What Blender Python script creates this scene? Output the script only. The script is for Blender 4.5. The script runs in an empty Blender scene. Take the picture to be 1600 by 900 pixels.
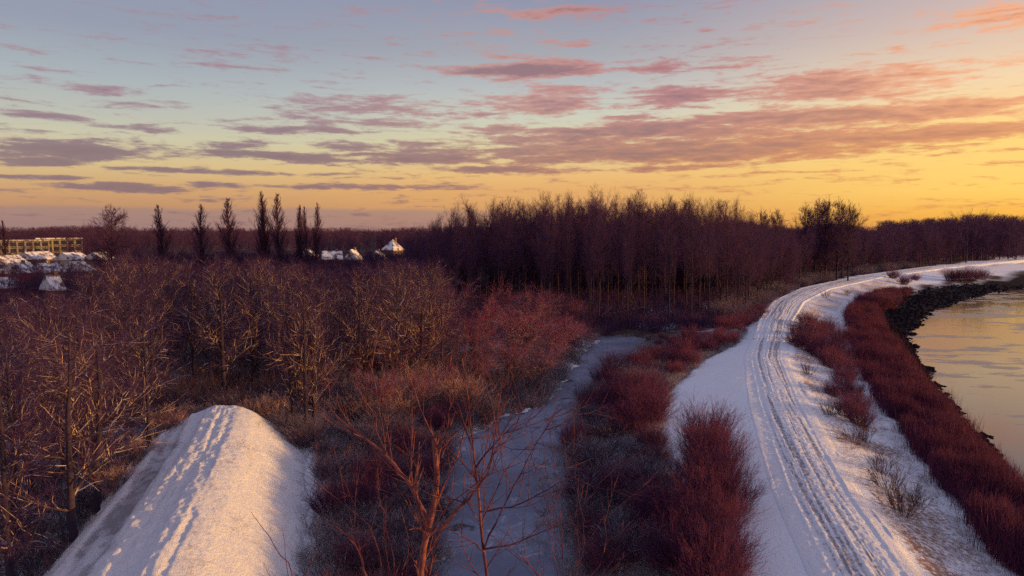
import bpy, math, random
import numpy as np
R_ = math.radians
C = bpy.context.scene.collection
SC = bpy.context.scene
rng = np.random.default_rng(7)

# ---------------------------------------------------------------- camera
H, FPX, TILT = 17.0, 1100.0, R_(4.78)
cam = bpy.data.cameras.new('camera'); co = bpy.data.objects.new('camera', cam); C.objects.link(co)
co.location = (0, 0, H); co.rotation_euler = (R_(90) - TILT, 0, 0)
cam.sensor_width = 36; cam.lens = 36 * FPX / 1600; cam.clip_start = 0.5; cam.clip_end = 9000
SC.camera = co
cT, sT = math.cos(TILT), math.sin(TILT)
def ray(u, v):                                   # viewing direction of a photo pixel
    xc, yc = (u - 800) / FPX, (450 - v) / FPX
    return np.array([xc, cT + yc * sT, -sT + yc * cT])
def P(u, v, z=0.0):                              # where that direction meets height z
    d = ray(u, v); t = (z - H) / d[2]
    return np.array([d[0] * t, d[1] * t, z])
def PY(u, v, y):                                 # ... or distance y
    d = ray(u, v); t = y / d[1]
    return np.array([d[0] * t, y, H + d[2] * t])
def ucol(x, y): return 800 + FPX * x / y

# ---------------------------------------------------------------- node helpers
class NT:
    def __init__(s, tree): s.t = tree; s.n = tree.nodes; s.l = tree.links
    def add(s, kind, **kw):
        n = s.n.new(kind)
        for k, v in kw.items(): setattr(n, k, v)
        return n
    def put(s, sock, v):
        if isinstance(v, bpy.types.NodeSocket): s.l.new(v, sock)
        elif v is not None: sock.default_value = v
    def math(s, op, a, b=None, c=None, clamp=False):
        n = s.add('ShaderNodeMath', operation=op, use_clamp=clamp)
        for i, v in enumerate((a, b, c)): s.put(n.inputs[i], v)
        return n.outputs[0]
    def vmath(s, op, a, b=None, c=None):
        n = s.add('ShaderNodeVectorMath', operation=op)
        for i, v in enumerate((a, b, c)): s.put(n.inputs[i], v)
        return n.outputs['Value'] if op in ('DOT_PRODUCT', 'LENGTH') else n.outputs[0]
    def mix(s, f, a, b, mode='MIX'):
        n = s.add('ShaderNodeMix', data_type='RGBA', blend_type=mode)
        s.put(n.inputs[0], f); s.put(n.inputs[6], a); s.put(n.inputs[7], b)
        return n.outputs[2]
    def noise(s, vec, scale, detail=3, rough=0.55, dist=0.0, dim='3D'):
        n = s.add('ShaderNodeTexNoise', noise_dimensions=dim)
        s.put(n.inputs['Vector'], vec); s.put(n.inputs['Scale'], scale)
        n.inputs['Detail'].default_value = detail; n.inputs['Roughness'].default_value = rough
        n.inputs['Distortion'].default_value = dist
        return n.outputs[0]
    def ss(s, v, a, b, lo=0.0, hi=1.0):
        n = s.add('ShaderNodeMapRange', interpolation_type='SMOOTHSTEP')
        s.put(n.inputs[0], v)
        for i, q in enumerate((a, b, lo, hi)): n.inputs[i + 1].default_value = q
        return n.outputs[0]
    def ramp(s, f, stops):
        n = s.add('ShaderNodeValToRGB'); s.put(n.inputs[0], f)
        e = n.color_ramp.elements
        while len(e) < len(stops): e.new(0.5)
        for q, (p, c) in zip(e, stops): q.position = p; q.color = (*c, 1)
        return n.outputs[0]
def lin(r, g, b):
    f = lambda c: ((c / 255 + 0.055) / 1.055) ** 2.4 if c > 10 else c / 255 / 12.92
    return (f(r), f(g), f(b))

# ---------------------------------------------------------------- light
SUN_AZ, SUN_EL = R_(95), R_(5.0)
sv = (math.sin(SUN_AZ) * math.cos(SUN_EL), math.cos(SUN_AZ) * math.cos(SUN_EL), math.sin(SUN_EL))
sl = bpy.data.lights.new('sun', 'SUN'); so = bpy.data.objects.new('sun', sl); C.objects.link(so)
sl.energy = 5.0; sl.angle = R_(0.6); sl.color = (1.0, 0.53, 0.14)
from mathutils import Vector
so.rotation_euler = Vector(sv).to_track_quat('Z', 'Y').to_euler()
so.location = (60, 0, 40)

W = bpy.data.worlds.new('World'); SC.world = W; W.use_nodes = True
w = NT(W.node_tree); w.n.clear()
def build_sky():
    tc = w.add('ShaderNodeTexCoord').outputs['Generated']
    d = w.vmath('NORMALIZE', tc)
    sp = w.add('ShaderNodeSeparateXYZ'); w.put(sp.inputs[0], d)
    x, y, z = sp.outputs
    hl = w.math('MAXIMUM', w.math('SQRT', w.math('ADD', w.math('MULTIPLY', x, x), w.math('MULTIPLY', y, y))), 1e-4)
    c = w.math('DIVIDE', w.math('ADD', w.math('MULTIPLY', x, math.sin(SUN_AZ)), w.math('MULTIPLY', y, math.cos(SUN_AZ))), hl)
    p = w.math('MULTIPLY', w.math('MAXIMUM', z, 0.0), 2.0)                   # ramp position = 2 sin(elevation)
    top = (0.80, (142, 149, 180)); zen = (1.0, (144, 150, 184))
    def rp(st): return w.ramp(p, [(q, lin(*k)) for q, k in st])
    anti = rp([(0, (128, 104, 124)), (.10, (166, 140, 132)), (.22, (160, 150, 150)), (.36, (138, 146, 165)), (.55, (120, 132, 162)), top, zen])
    left = rp([(0, (172, 128, 112)), (.06, (186, 137, 104)), (.10, (200, 153, 108)), (.16, (208, 181, 132)), (.23, (196, 190, 164)), (.28, (182, 182, 172)), (.36, (164, 172, 177)), (.48, (144, 149, 167)), (.60, (140, 146, 168)), top, zen])
    mid = rp([(0, (205, 145, 95)), (.11, (224, 166, 103)), (.15, (230, 181, 115)), (.22, (218, 201, 150)), (.31, (201, 201, 184)), (.385, (182, 184, 185)), (.47, (163, 164, 172)), (.60, (142, 144, 167)), top, zen])
    right = rp([(0, (238, 165, 66)), (.04, (247, 181, 74)), (.094, (254, 204, 100)), (.234, (255, 210, 120)), (.345, (244, 210, 166)), (.48, (214, 184, 172)), (.64, (170, 163, 174)), top, zen])
    sun = rp([(0, (255, 190, 70)), (.10, (255, 214, 100)), (.24, (255, 226, 140)), (.40, (250, 220, 170)), (.60, (220, 200, 185)), (.80, (175, 172, 184)), zen])
    g = w.mix(w.ss(c, -1.0, -0.6), anti, left)
    g = w.mix(w.ss(c, -0.62, 0.02), g, mid)
    g = w.mix(w.ss(c, -0.02, 0.58), g, right)
    g = w.mix(w.ss(c, 0.58, 1.0), g, sun)
    # clouds, in (azimuth, elevation) degrees
    az = w.math('MULTIPLY', w.math('ARCTAN2', x, y), 57.2958)
    el = w.math('MULTIPLY', w.math('ARCSINE', z), 57.2958)
    cb = w.add('ShaderNodeCombineXYZ'); w.put(cb.inputs[0], az); w.put(cb.inputs[1], el)
    q0 = cb.outputs[0]
    st = w.vmath('MULTIPLY', q0, (0.16, 0.62, 1))
    wn = w.add('ShaderNodeTexNoise'); w.put(wn.inputs['Vector'], st); wn.inputs['Scale'].default_value = 0.9; wn.inputs['Detail'].default_value = 3
    wv = w.vmath('MULTIPLY', w.vmath('SUBTRACT', wn.outputs['Color'], (.5, .5, .5)), (4.0, 0.8, 0))
    q = w.vmath('ADD', q0, wv)
    EL = [ # photo pixel u, v, half width, half height, weight
        (905, 20, 95, 9, .75), (770, 12, 40, 7, .5), (1060, 28, 55, 8, .35), (1565, 28, 70, 16, .8), (770, 52, 50, 14, .35), (900, 68, 60, 7, .45),
        (360, 92, 90, 18, .45), (560, 90, 60, 8, .35), (60, 110, 70, 10, .4), (165, 143, 50, 10, .6), (15, 140, 30, 7, .5), (270, 155, 50, 10, .25), (240, 168, 50, 5, .25),
        (830, 110, 90, 11, 1.4), (800, 90, 50, 8, .5), (1040, 105, 90, 9, .7), (1150, 95, 70, 14, .5), (1190, 80, 60, 6, .3),
        (560, 165, 120, 13, .75), (540, 188, 110, 9, .7), (420, 202, 70, 7, .8), (500, 203, 60, 6, .7), (690, 190, 40, 5, .4),
        (60, 178, 80, 5, .7), (30, 203, 50, 5, .6), (230, 200, 70, 6, .55),
        (120, 232, 130, 12, .95), (40, 246, 90, 8, .85), (250, 234, 90, 5, .6), (370, 228, 60, 9, .8), (460, 244, 120, 8, .95), (560, 228, 70, 8, .75), (680, 245, 130, 11, .9), (640, 222, 60, 7, .6),
        (60, 275, 110, 4, .7), (330, 267, 130, 4, .7), (210, 294, 80, 6, .95), (330, 287, 60, 5, .7), (580, 292, 170, 6, .75), (20, 297, 40, 4, .5), (520, 272, 60, 4, .35),
        (850, 165, 130, 12, .85), (880, 142, 90, 9, .7), (760, 178, 50, 8, .6), (1080, 148, 100, 13, .85), (1020, 155, 50, 8, .6),
        (790, 205, 90, 7, .8), (1000, 188, 90, 10, .7), (1060, 205, 120, 10, .9), (900, 218, 150, 10, .9), (1240, 200, 160, 9, .55),
        (1320, 128, 130, 18, .85), (1250, 150, 100, 10, .6), (1430, 105, 110, 8, .5), (1290, 178, 170, 10, 1.0), (1420, 168, 120, 7, .6), (1180, 180, 60, 7, .6),
        (1100, 240, 260, 13, 1.0), (900, 240, 160, 11, .9), (1350, 218, 260, 8, .95), (1560, 200, 120, 8, .75), (780, 265, 110, 7, .9), (1020, 262, 120, 5, .75),
        (1150, 226, 330, 15, 1.0), (1330, 184, 260, 12, 1.0), (1000, 203, 170, 13, .95), (1480, 205, 180, 9, .9), (1300, 140, 190, 20, .7), (950, 225, 200, 12, .85), (1380, 120, 160, 10, .6), (1220, 272, 120, 4, .55), (1480, 240, 140, 4, .4), (1050, 292, 220, 3, .35), (1300, 285, 90, 3, .3)]
    tot = None
    for (u, v, hw, hh, a) in EL:
        dd = ray(u, v); dd = dd / np.linalg.norm(dd)
        ea, ee = math.degrees(math.atan2(dd[0], dd[1])), math.degrees(math.asin(dd[2]))
        wx, wy = 1.12 * hw / 19.2 * math.cos(R_(ea)) ** 1.3, 1.08 * hh / 19.2
        m = w.vmath('MULTIPLY_ADD', q, (1 / wx, 1 / wy, 0), (-ea / wx, -ee / wy, 0))
        e = w.math('EXPONENT', w.math('MULTIPLY', w.vmath('DOT_PRODUCT', m, m), -0.75))
        e = w.math('MULTIPLY', e, a); tot = e if tot is None else w.math('SMOOTH_MAX', tot, e, 0.25)
    f1 = w.noise(w.vmath('MULTIPLY', q0, (0.20, 1.5, 1)), 1.0, 6, 0.62, 0.5)
    f2 = w.noise(w.vmath('MULTIPLY', q0, (0.7, 3.6, 1)), 1.0, 5, 0.65)
    nz = w.math('ADD', w.math('MULTIPLY', w.math('SUBTRACT', f1, 0.5), 1.75), w.math('MULTIPLY', w.math('SUBTRACT', f2, 0.5), 1.1))
    # beyond the part seen, the same sheet goes on as a thinner scatter
    beyond = w.math('MULTIPLY', w.ss(w.math('ABSOLUTE', az), 37, 48), w.math('MULTIPLY', w.ss(el, 1.5, 5), w.ss(el, 30, 18)))
    field = w.math('ADD', tot, w.math('MULTIPLY', beyond, 0.35))
    dens = w.ss(w.math('ADD', field, nz), 0.24, 0.70)
    dens = w.math('MULTIPLY', dens, 0.9)
    lo = w.mix(w.ss(c, -0.5, 0.55), (*lin(126, 96, 114), 1), (*lin(214, 132, 84), 1))
    hi = w.mix(w.ss(c, -0.45, 0.5), (*lin(160, 126, 138), 1), (*lin(246, 170, 128), 1))
    hi = w.mix(w.ss(c, -0.15, 0.15), hi, w.mix(w.ss(c, 0.1, 0.55), (*lin(180, 115, 120), 1), (*lin(248, 172, 122), 1)))
    cc = w.mix(w.ss(el, 4.5, 10.5), lo, hi)
    core = w.ss(w.math('ADD', field, nz), 0.55, 1.2)
    cc = w.mix(w.math('MULTIPLY', core, 0.7), cc, w.mix(w.ss(c, 0.0, 0.6), (*lin(112, 80, 102), 1), (*lin(180, 104, 88), 1)))
    # grey violet bank low on the horizon, away from the sun
    bn = w.noise(w.vmath('MULTIPLY', q0, (0.1, 0.0, 1)), 1.0, 3)
    bank = w.math('MULTIPLY', w.ss(w.math('ADD', el, w.math('MULTIPLY', bn, 0.8)), 2.15, 1.75), w.ss(c, 0.02, -0.22))
    g = w.mix(w.math('MULTIPLY', bank, 0.55), g, (*lin(138, 116, 128), 1))
    col = w.mix(dens, g, cc)
    sk = w.add('ShaderNodeTexSky', sky_type='NISHITA', sun_disc=False)
    sk.sun_elevation = SUN_EL; sk.sun_rotation = SUN_AZ
    col = w.mix(1.0, col, w.mix(1.0, sk.outputs[0], (0.02, 0.02, 0.02, 1), 'MULTIPLY'), 'ADD')
    bg = w.add('ShaderNodeBackground'); w.put(bg.inputs[0], col); bg.inputs[1].default_value = 1.0
    ou = w.add('ShaderNodeOutputWorld'); w.l.new(bg.outputs[0], ou.inputs[0])
build_sky()
W.cycles.sampling_method = 'MANUAL'; W.cycles.sample_map_resolution = 512

SC.view_settings.view_transform = 'Standard'; SC.view_settings.look = 'None'
SC.view_settings.exposure = 0.0; SC.view_settings.gamma = 1.0
SC.render.engine = 'CYCLES'
SC.cycles.use_denoising = False; SC.cycles.sample_clamp_indirect = 1.5; SC.cycles.sample_clamp_direct = 4.0
SC.cycles.max_bounces = 4; SC.cycles.diffuse_bounces = 2; SC.cycles.glossy_bounces = 2
SC.cycles.caustics_reflective = False; SC.cycles.caustics_refractive = False

# ---------------------------------------------------------------- materials
def material(name, fn, rough=0.85, spec=0.2):
    m = bpy.data.materials.new(name); m.use_nodes = True
    t = NT(m.node_tree); b = t.n['Principled BSDF']
    b.inputs['Roughness'].default_value = rough; b.inputs['Specular IOR Level'].default_value = spec
    fn(t, b); return m
def bump(t, b, h, strength, dist):
    n = t.add('ShaderNodeBump'); n.inputs['Strength'].default_value = strength; n.inputs['Distance'].default_value = dist
    t.put(n.inputs['Height'], h); t.l.new(n.outputs[0], b.inputs['Normal'])
def attr(t, name): return t.add('ShaderNodeAttribute', attribute_name=name).outputs['Fac']
def pos(t): return t.add('ShaderNodeNewGeometry').outputs['Position']
SNOW = (0.86, 0.87, 0.89, 1)
def m_ground(t, b):
    p = pos(t)
    n1 = t.noise(p, 0.5, 5, .6); n2 = t.noise(p, 4.0, 4, .65); n3 = t.noise(p, 22, 3, .6)
    dirt = t.mix(n2, (0.035, 0.022, 0.024, 1), (0.14, 0.085, 0.06, 1))
    litter = t.math('ADD', attr(t, 'litter'), t.math('MULTIPLY', t.math('SUBTRACT', n2, .5), 1.0))
    litter = t.math('ADD', litter, t.math('MULTIPLY', t.math('SUBTRACT', n1, .5), .7))
    f = t.ss(litter, 0.35, 0.65)
    sn = t.mix(t.ss(n3, .4, .7), SNOW, (0.70, 0.72, 0.79, 1))
    col = t.mix(f, sn, dirt)
    gr = t.ss(t.math('ADD', attr(t, 'sward'), t.math('ADD', t.math('MULTIPLY', t.math('SUBTRACT', n2, .5), 1.5), t.math('MULTIPLY', t.math('SUBTRACT', n3, .5), .8))), .45, .8)
    col = t.mix(gr, col, t.mix(n3, (0.20, 0.10, 0.07, 1), (0.44, 0.27, 0.18, 1)))
    rk = attr(t, 'rock')
    col = t.mix(rk, col, t.mix(n3, (0.005, 0.004, 0.008, 1), (0.016, 0.012, 0.020, 1)))
    t.put(b.inputs['Base Color'], col)
    hh = t.math('ADD', t.math('MULTIPLY', n2, 1.0), t.math('MULTIPLY', n3, 0.35))
    bump(t, b, hh, 0.9, 0.12)
def m_snowpath(t, b, s1=(0.83, 0.82, 0.83, 1), s2=(0.68, 0.67, 0.71, 1)):
    p = pos(t)
    n2 = t.noise(p, 6.0, 4, .65); n3 = t.noise(p, 30, 3, .6)
    dirt = t.mix(n3, (0.11, 0.085, 0.105, 1), (0.25, 0.20, 0.21, 1))
    f = t.math('MULTIPLY', t.ss(t.math('ADD', attr(t, 'dirt'), t.math('MULTIPLY', t.math('SUBTRACT', t.noise(p, 13, 5, .7), .5), 1.5)), 0.25, 0.95), 0.75)
    sn = t.mix(n2, s1, s2)
    t.put(b.inputs['Base Color'], t.mix(f, sn, dirt))
    bump(t, b, t.math('ADD', n2, t.math('MULTIPLY', n3, .5)), 1.0, 0.10)
def m_ice(t, b):
    p = pos(t)
    n1 = t.noise(p, 0.12, 4, .55); n2 = t.noise(p, 1.3, 5, .65, .5); n3 = t.noise(p, 9, 3, .6)
    col = t.mix(t.ss(t.math('ADD', n1, t.math('MULTIPLY', t.math('SUBTRACT', n2, .5), .5)), .35, .7), (0.115, 0.125, 0.185, 1), (0.21, 0.23, 0.31, 1))
    fl = t.ss(t.noise(p, 0.55, 6, .7, .8), .56, .70)
    col = t.mix(t.math('MULTIPLY', fl, .7), col, (0.42, 0.43, 0.50, 1))
    col = t.mix(t.ss(t.noise(p, 0.33, 4, .6), .63, .68), col, (0.03, 0.03, 0.045, 1))
    t.put(b.inputs['Base Color'], col)
    t.put(b.inputs['Roughness'], t.math('ADD', 0.45, t.math('MULTIPLY', n2, .3)))
    bump(t, b, t.math('ADD', n2, t.math('MULTIPLY', n3, .3)), .25, .05)
def m_river(t, b):
    p = pos(t)
    ps = t.vmath('MULTIPLY', p, (1.0, 2.4, 1))
    n1 = t.noise(ps, 0.035, 5, .6, .6); n2 = t.noise(ps, 0.9, 4, .6); n3 = t.noise(ps, 0.16, 5, .65)
    ice = t.ss(t.math('ADD', n1, t.math('MULTIPLY', t.math('SUBTRACT', n3, .5), .8)), .51, .58)
    t.put(b.inputs['Base Color'], t.mix(ice, (0.02, 0.025, 0.03, 1), (0.13, 0.12, 0.13, 1)))
    t.put(b.inputs['Roughness'], t.math('ADD', t.math('ADD', .05, t.math('MULTIPLY', n3, .08)), t.math('MULTIPLY', ice, .2)))
    b.inputs['IOR'].default_value = 1.95; b.inputs['Specular IOR Level'].default_value = 0.5
    bump(t, b, n2, .10, .03)
def m_bark(dark, light, snow, nscale=1.5, n0=.38, n1=.72):
    def fn(t, b):
        oc = t.add('ShaderNodeTexCoord').outputs['Object']; oi = t.add('ShaderNodeObjectInfo').outputs['Random']
        n = t.noise(oc, nscale, 3, .6)
        f = t.math('ADD', t.ss(n, n0, n1), t.math('MULTIPLY', t.math('SUBTRACT', oi, .5), .6), clamp=True)
        col = t.mix(f, (*dark, 1), (*light, 1))
        if snow > 0:
            g = t.add('ShaderNodeNewGeometry'); s = t.add('ShaderNodeSeparateXYZ'); t.put(s.inputs[0], g.outputs['Normal'])
            k = t.math('MULTIPLY', t.ss(s.outputs[2], .35, .75), t.ss(t.noise(oc, 3.1, 2, .5), .62 - .3 * snow, .72 - .2 * snow))
            col = t.mix(t.math('MULTIPLY', k, min(1, snow)), col, SNOW)
        t.put(b.inputs['Base Color'], col)
    return fn
M = {}
M['ground'] = material('snowy ground', m_ground, .9, .05)
M['path'] = material('trodden snow', m_snowpath, .8)
M['track'] = material('driven snow', lambda t, b: m_snowpath(t, b, SNOW, (0.76, 0.77, 0.83, 1)), .85, .1)
M['ice'] = material('pond ice', m_ice, .5, .35)
M['river'] = material('river water', m_river, .06)
M['trunk'] = material('dark bark', m_bark((.028, .020, .040), (.058, .036, .055), .25), .9)
M['twig'] = material('bare twigs', m_bark((.070, .029, .088), (.110, .042, .108), .10), .85)
M['twig_snow'] = material('maroon twigs', m_bark((.044, .016, .074), (.074, .024, .088), .30), .85)
M['branch'] = material('pale sunny branches', m_bark((.048, .018, .060), (.72, .48, .30), .6, .9, .47, .60), .85)  # sunlit golden lines put into the bark colour as pale patches
M['trunk_snow'] = material('mottled bark', m_bark((.034, .018, .034), (.17, .09, .07), .5, 1.5, .45, .75), .9)
M['red_twig'] = material('red willow twigs', m_bark((.135, .018, .075), (.30, .052, .100), .6), .8)
M['red_stem'] = material('red stems', m_bark((.080, .020, .070), (.22, .052, .094), .25, .8), .8)
M['dull_stem'] = material('dull stems', m_bark((.075, .046, .090), (.18, .11, .165), .8, .6), .85)
M['reed'] = material('red reeds', m_bark((.085, .020, .066), (.22, .048, .076), .0, .8), .85)
M['far'] = material('distant trees', m_bark((.080, .036, .096), (.108, .046, .108), .0, .02), .95)
M['brush'] = material('frosty brush', m_bark((.15, .10, .12), (.40, .32, .33), .9, 1.0), .9)
M['tan_grass'] = material('winter grass', m_bark((.20, .10, .07), (.42, .25, .16), .5, 1.0), .9)
M['floor_brush'] = material('undergrowth twigs', m_bark((.060, .030, .060), (.17, .09, .09), .7, .8), .9)
M['gold_twig'] = material('frosted sunlit twigs', m_bark((.10, .036, .060), (.58, .33, .24), .8, 1.0, .42, .64), .85)  # golden sunlight put into the twig colour, along with frost
M['sapling'] = material('sapling bark', m_bark((.045, .020, .032), (.13, .052, .056), .1, 1.0), .85)
M['hero'] = material('red brown bark', m_bark((.070, .020, .042), (.24, .080, .062), .0, 2.2), .75)
M['rock'] = material('dark stone', lambda t, b: t.put(b.inputs['Base Color'], t.mix(t.noise(pos(t), 3, 3), (.005, .004, .008, 1), (.016, .011, .019, 1))), .95, .03)

# ---------------------------------------------------------------- mesh helpers
def mesh_np(name, V, F, mat, smooth=True, attrs=None, mat2=None, n2=0):
    V = np.asarray(V, np.float32); F = np.asarray(F, np.int32); k = F.shape[1]
    me = bpy.data.meshes.new(name)
    me.vertices.add(len(V)); me.vertices.foreach_set('co', V.ravel())
    me.loops.add(F.size); me.loops.foreach_set('vertex_index', F.ravel())
    me.polygons.add(len(F)); me.polygons.foreach_set('loop_start', np.arange(0, F.size, k, dtype=np.int32))
    me.polygons.foreach_set('use_smooth', np.full(len(F), smooth))
    for a, v in (attrs or {}).items():
        at = me.attributes.new(a, 'FLOAT', 'POINT'); at.data.foreach_set('value', np.asarray(v, np.float32).ravel())
    if mat: me.materials.append(mat)
    if mat2:
        me.materials.append(mat2); me.polygons.foreach_set('material_index', (np.arange(len(F)) < n2).astype(np.int32))   # the first n2 faces wear the second bark
    me.update(calc_edges=True); me.validate()
    return me
def obj(name, me, parent=None, loc=None, label=None, cat=None, group=None, kind=None):
    o = bpy.data.objects.new(name, me); C.objects.link(o)
    if parent: o.parent = parent
    if loc is not None: o.location = loc
    if label: o['label'] = label
    if cat: o['category'] = cat
    if group: o['group'] = group
    if kind: o['kind'] = kind
    return o
def thing(name, label, cat, loc, rz=0.0, group=None, scale=None):
    o = obj(name, None, None, loc, label, cat, group); o.rotation_euler = (0, 0, rz); o.empty_display_size = .2
    if scale is not None: o.scale = scale
    return o
def gridfaces(nr, nc):
    i = (np.arange(nr - 1)[:, None] * nc + np.arange(nc - 1)[None]).ravel()
    return np.stack([i, i + 1, i + nc + 1, i + nc], 1)
def vnoise(x, y, seed=0):
    x = np.asarray(x, float); y = np.asarray(y, float)
    xi, yi = np.floor(x).astype(np.int64), np.floor(y).astype(np.int64); fx, fy = x - xi, y - yi
    fx = fx * fx * (3 - 2 * fx); fy = fy * fy * (3 - 2 * fy)
    def h(a, b):
        n = (a * 374761393 + b * 668265263 + seed * 974634777) & 0xFFFFFFFF
        n = ((n ^ (n >> 13)) * 1274126177) & 0xFFFFFFFF
        return ((n ^ (n >> 16)) & 0xFFFF) / 65535.0
    return (h(xi, yi) * (1 - fx) + h(xi + 1, yi) * fx) * (1 - fy) + (h(xi, yi + 1) * (1 - fx) + h(xi + 1, yi + 1) * fx) * fy - .5
def fbm(x, y, seed=0, o=4):
    s = 0; a = 1.0
    for i in range(o): s = s + a * vnoise(x * 2 ** i, y * 2 ** i, seed + i); a *= .5
    return s
def unit(v): return v / np.maximum(np.linalg.norm(v, axis=-1, keepdims=True), 1e-9)
def tubes(Pt, Rd, k):                              # Pt (B,n,3), Rd (B,n)
    B, n, _ = Pt.shape
    T = unit(np.gradient(Pt, axis=1))
    ref = np.where(np.abs(T[..., 2:3]) > .9, np.array([1., 0, 0]), np.array([0, 0, 1.]))
    a = unit(np.cross(T, ref)); b = np.cross(T, a)
    th = np.arange(k) * 2 * np.pi / k
    V = Pt[:, :, None] + Rd[:, :, None, None] * (a[:, :, None] * np.cos(th)[:, None] + b[:, :, None] * np.sin(th)[:, None])
    base = (np.arange(B)[:, None, None] * n + np.arange(n - 1)[None, :, None]) * k
    j = np.arange(k)[None, None]; j2 = (j + 1) % k
    F = np.stack([base + j, base + j2, base + k + j2, base + k + j], -1).reshape(-1, 4)
    return V.reshape(-1, 3), F
def joinVF(parts):
    Vs, Fs, o = [], [], 0
    for V, F in parts: Vs.append(V); Fs.append(F + o); o += len(V)
    return np.concatenate(Vs), np.concatenate(Fs)
def sample(Pt, t):                                 # t (B,m)
    n = Pt.shape[1]; q = np.clip(t * (n - 1), 0, n - 1.001); i = q.astype(int); f = (q - i)[..., None]
    b = np.arange(len(Pt))[:, None]
    return Pt[b, i] * (1 - f) + Pt[b, i + 1] * f, unit(Pt[b, i + 1] - Pt[b, i])
def plen(Pt): return np.linalg.norm(np.diff(Pt, axis=1), axis=2).sum(1)
def march(rg, p0, d0, L, n, curv, trop):
    out = [p0]; d = d0; p = p0
    for i in range(n - 1):
        p = p + d * (L / (n - 1))[:, None]; out.append(p)
        d = unit(d + rg.normal(0, curv, d.shape) + np.array([0, 0, trop]))
    return np.stack(out, 1)
def grow(rg, Pt, Rd, m, t0, t1, lf, ang, n, trop, curv, rr, rtip=.25, rmin=0.0, lshape=None):
    B = len(Pt); t = t0 + (t1 - t0) * (np.arange(m)[None] + rg.random((B, m))) / m
    p, T = sample(Pt, t)
    q = np.clip(t * (Rd.shape[1] - 1), 0, Rd.shape[1] - 1.001); i = q.astype(int); f = q - i; b = np.arange(B)[:, None]
    r = Rd[b, i] * (1 - f) + Rd[b, i + 1] * f
    L = (plen(Pt)[:, None] * lf * rg.uniform(.65, 1.25, t.shape))
    if lshape is not None: L = L * lshape(t)
    p, T, r, L = p.reshape(-1, 3), T.reshape(-1, 3), r.ravel(), L.ravel()
    pr = unit(np.cross(T, unit(rg.normal(size=T.shape))))
    a = rg.normal(ang[0], ang[1], len(T))[:, None]
    d = unit(T * np.cos(a) + pr * np.sin(a) + np.array([0, 0, trop]))
    P2 = march(rg, p, d, L, n, curv, trop * .6)
    r0 = np.maximum(r * rr, rmin)
    R2 = r0[:, None] * np.linspace(1, rtip, n)[None]
    return P2, R2
def trunk_line(rg, h, r0, n=9, wob=.02, lean=.03, tip=.12):
    zz = np.linspace(0, h, n); xy = np.cumsum(rg.normal(0, wob * h / n, (n, 2)), 0) + np.outer(zz, rg.normal(0, lean, 2)); xy -= xy[0]
    return np.concatenate([xy, zz[:, None]], 1)[None], (r0 * np.linspace(1, tip, n) ** .8)[None]

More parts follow.
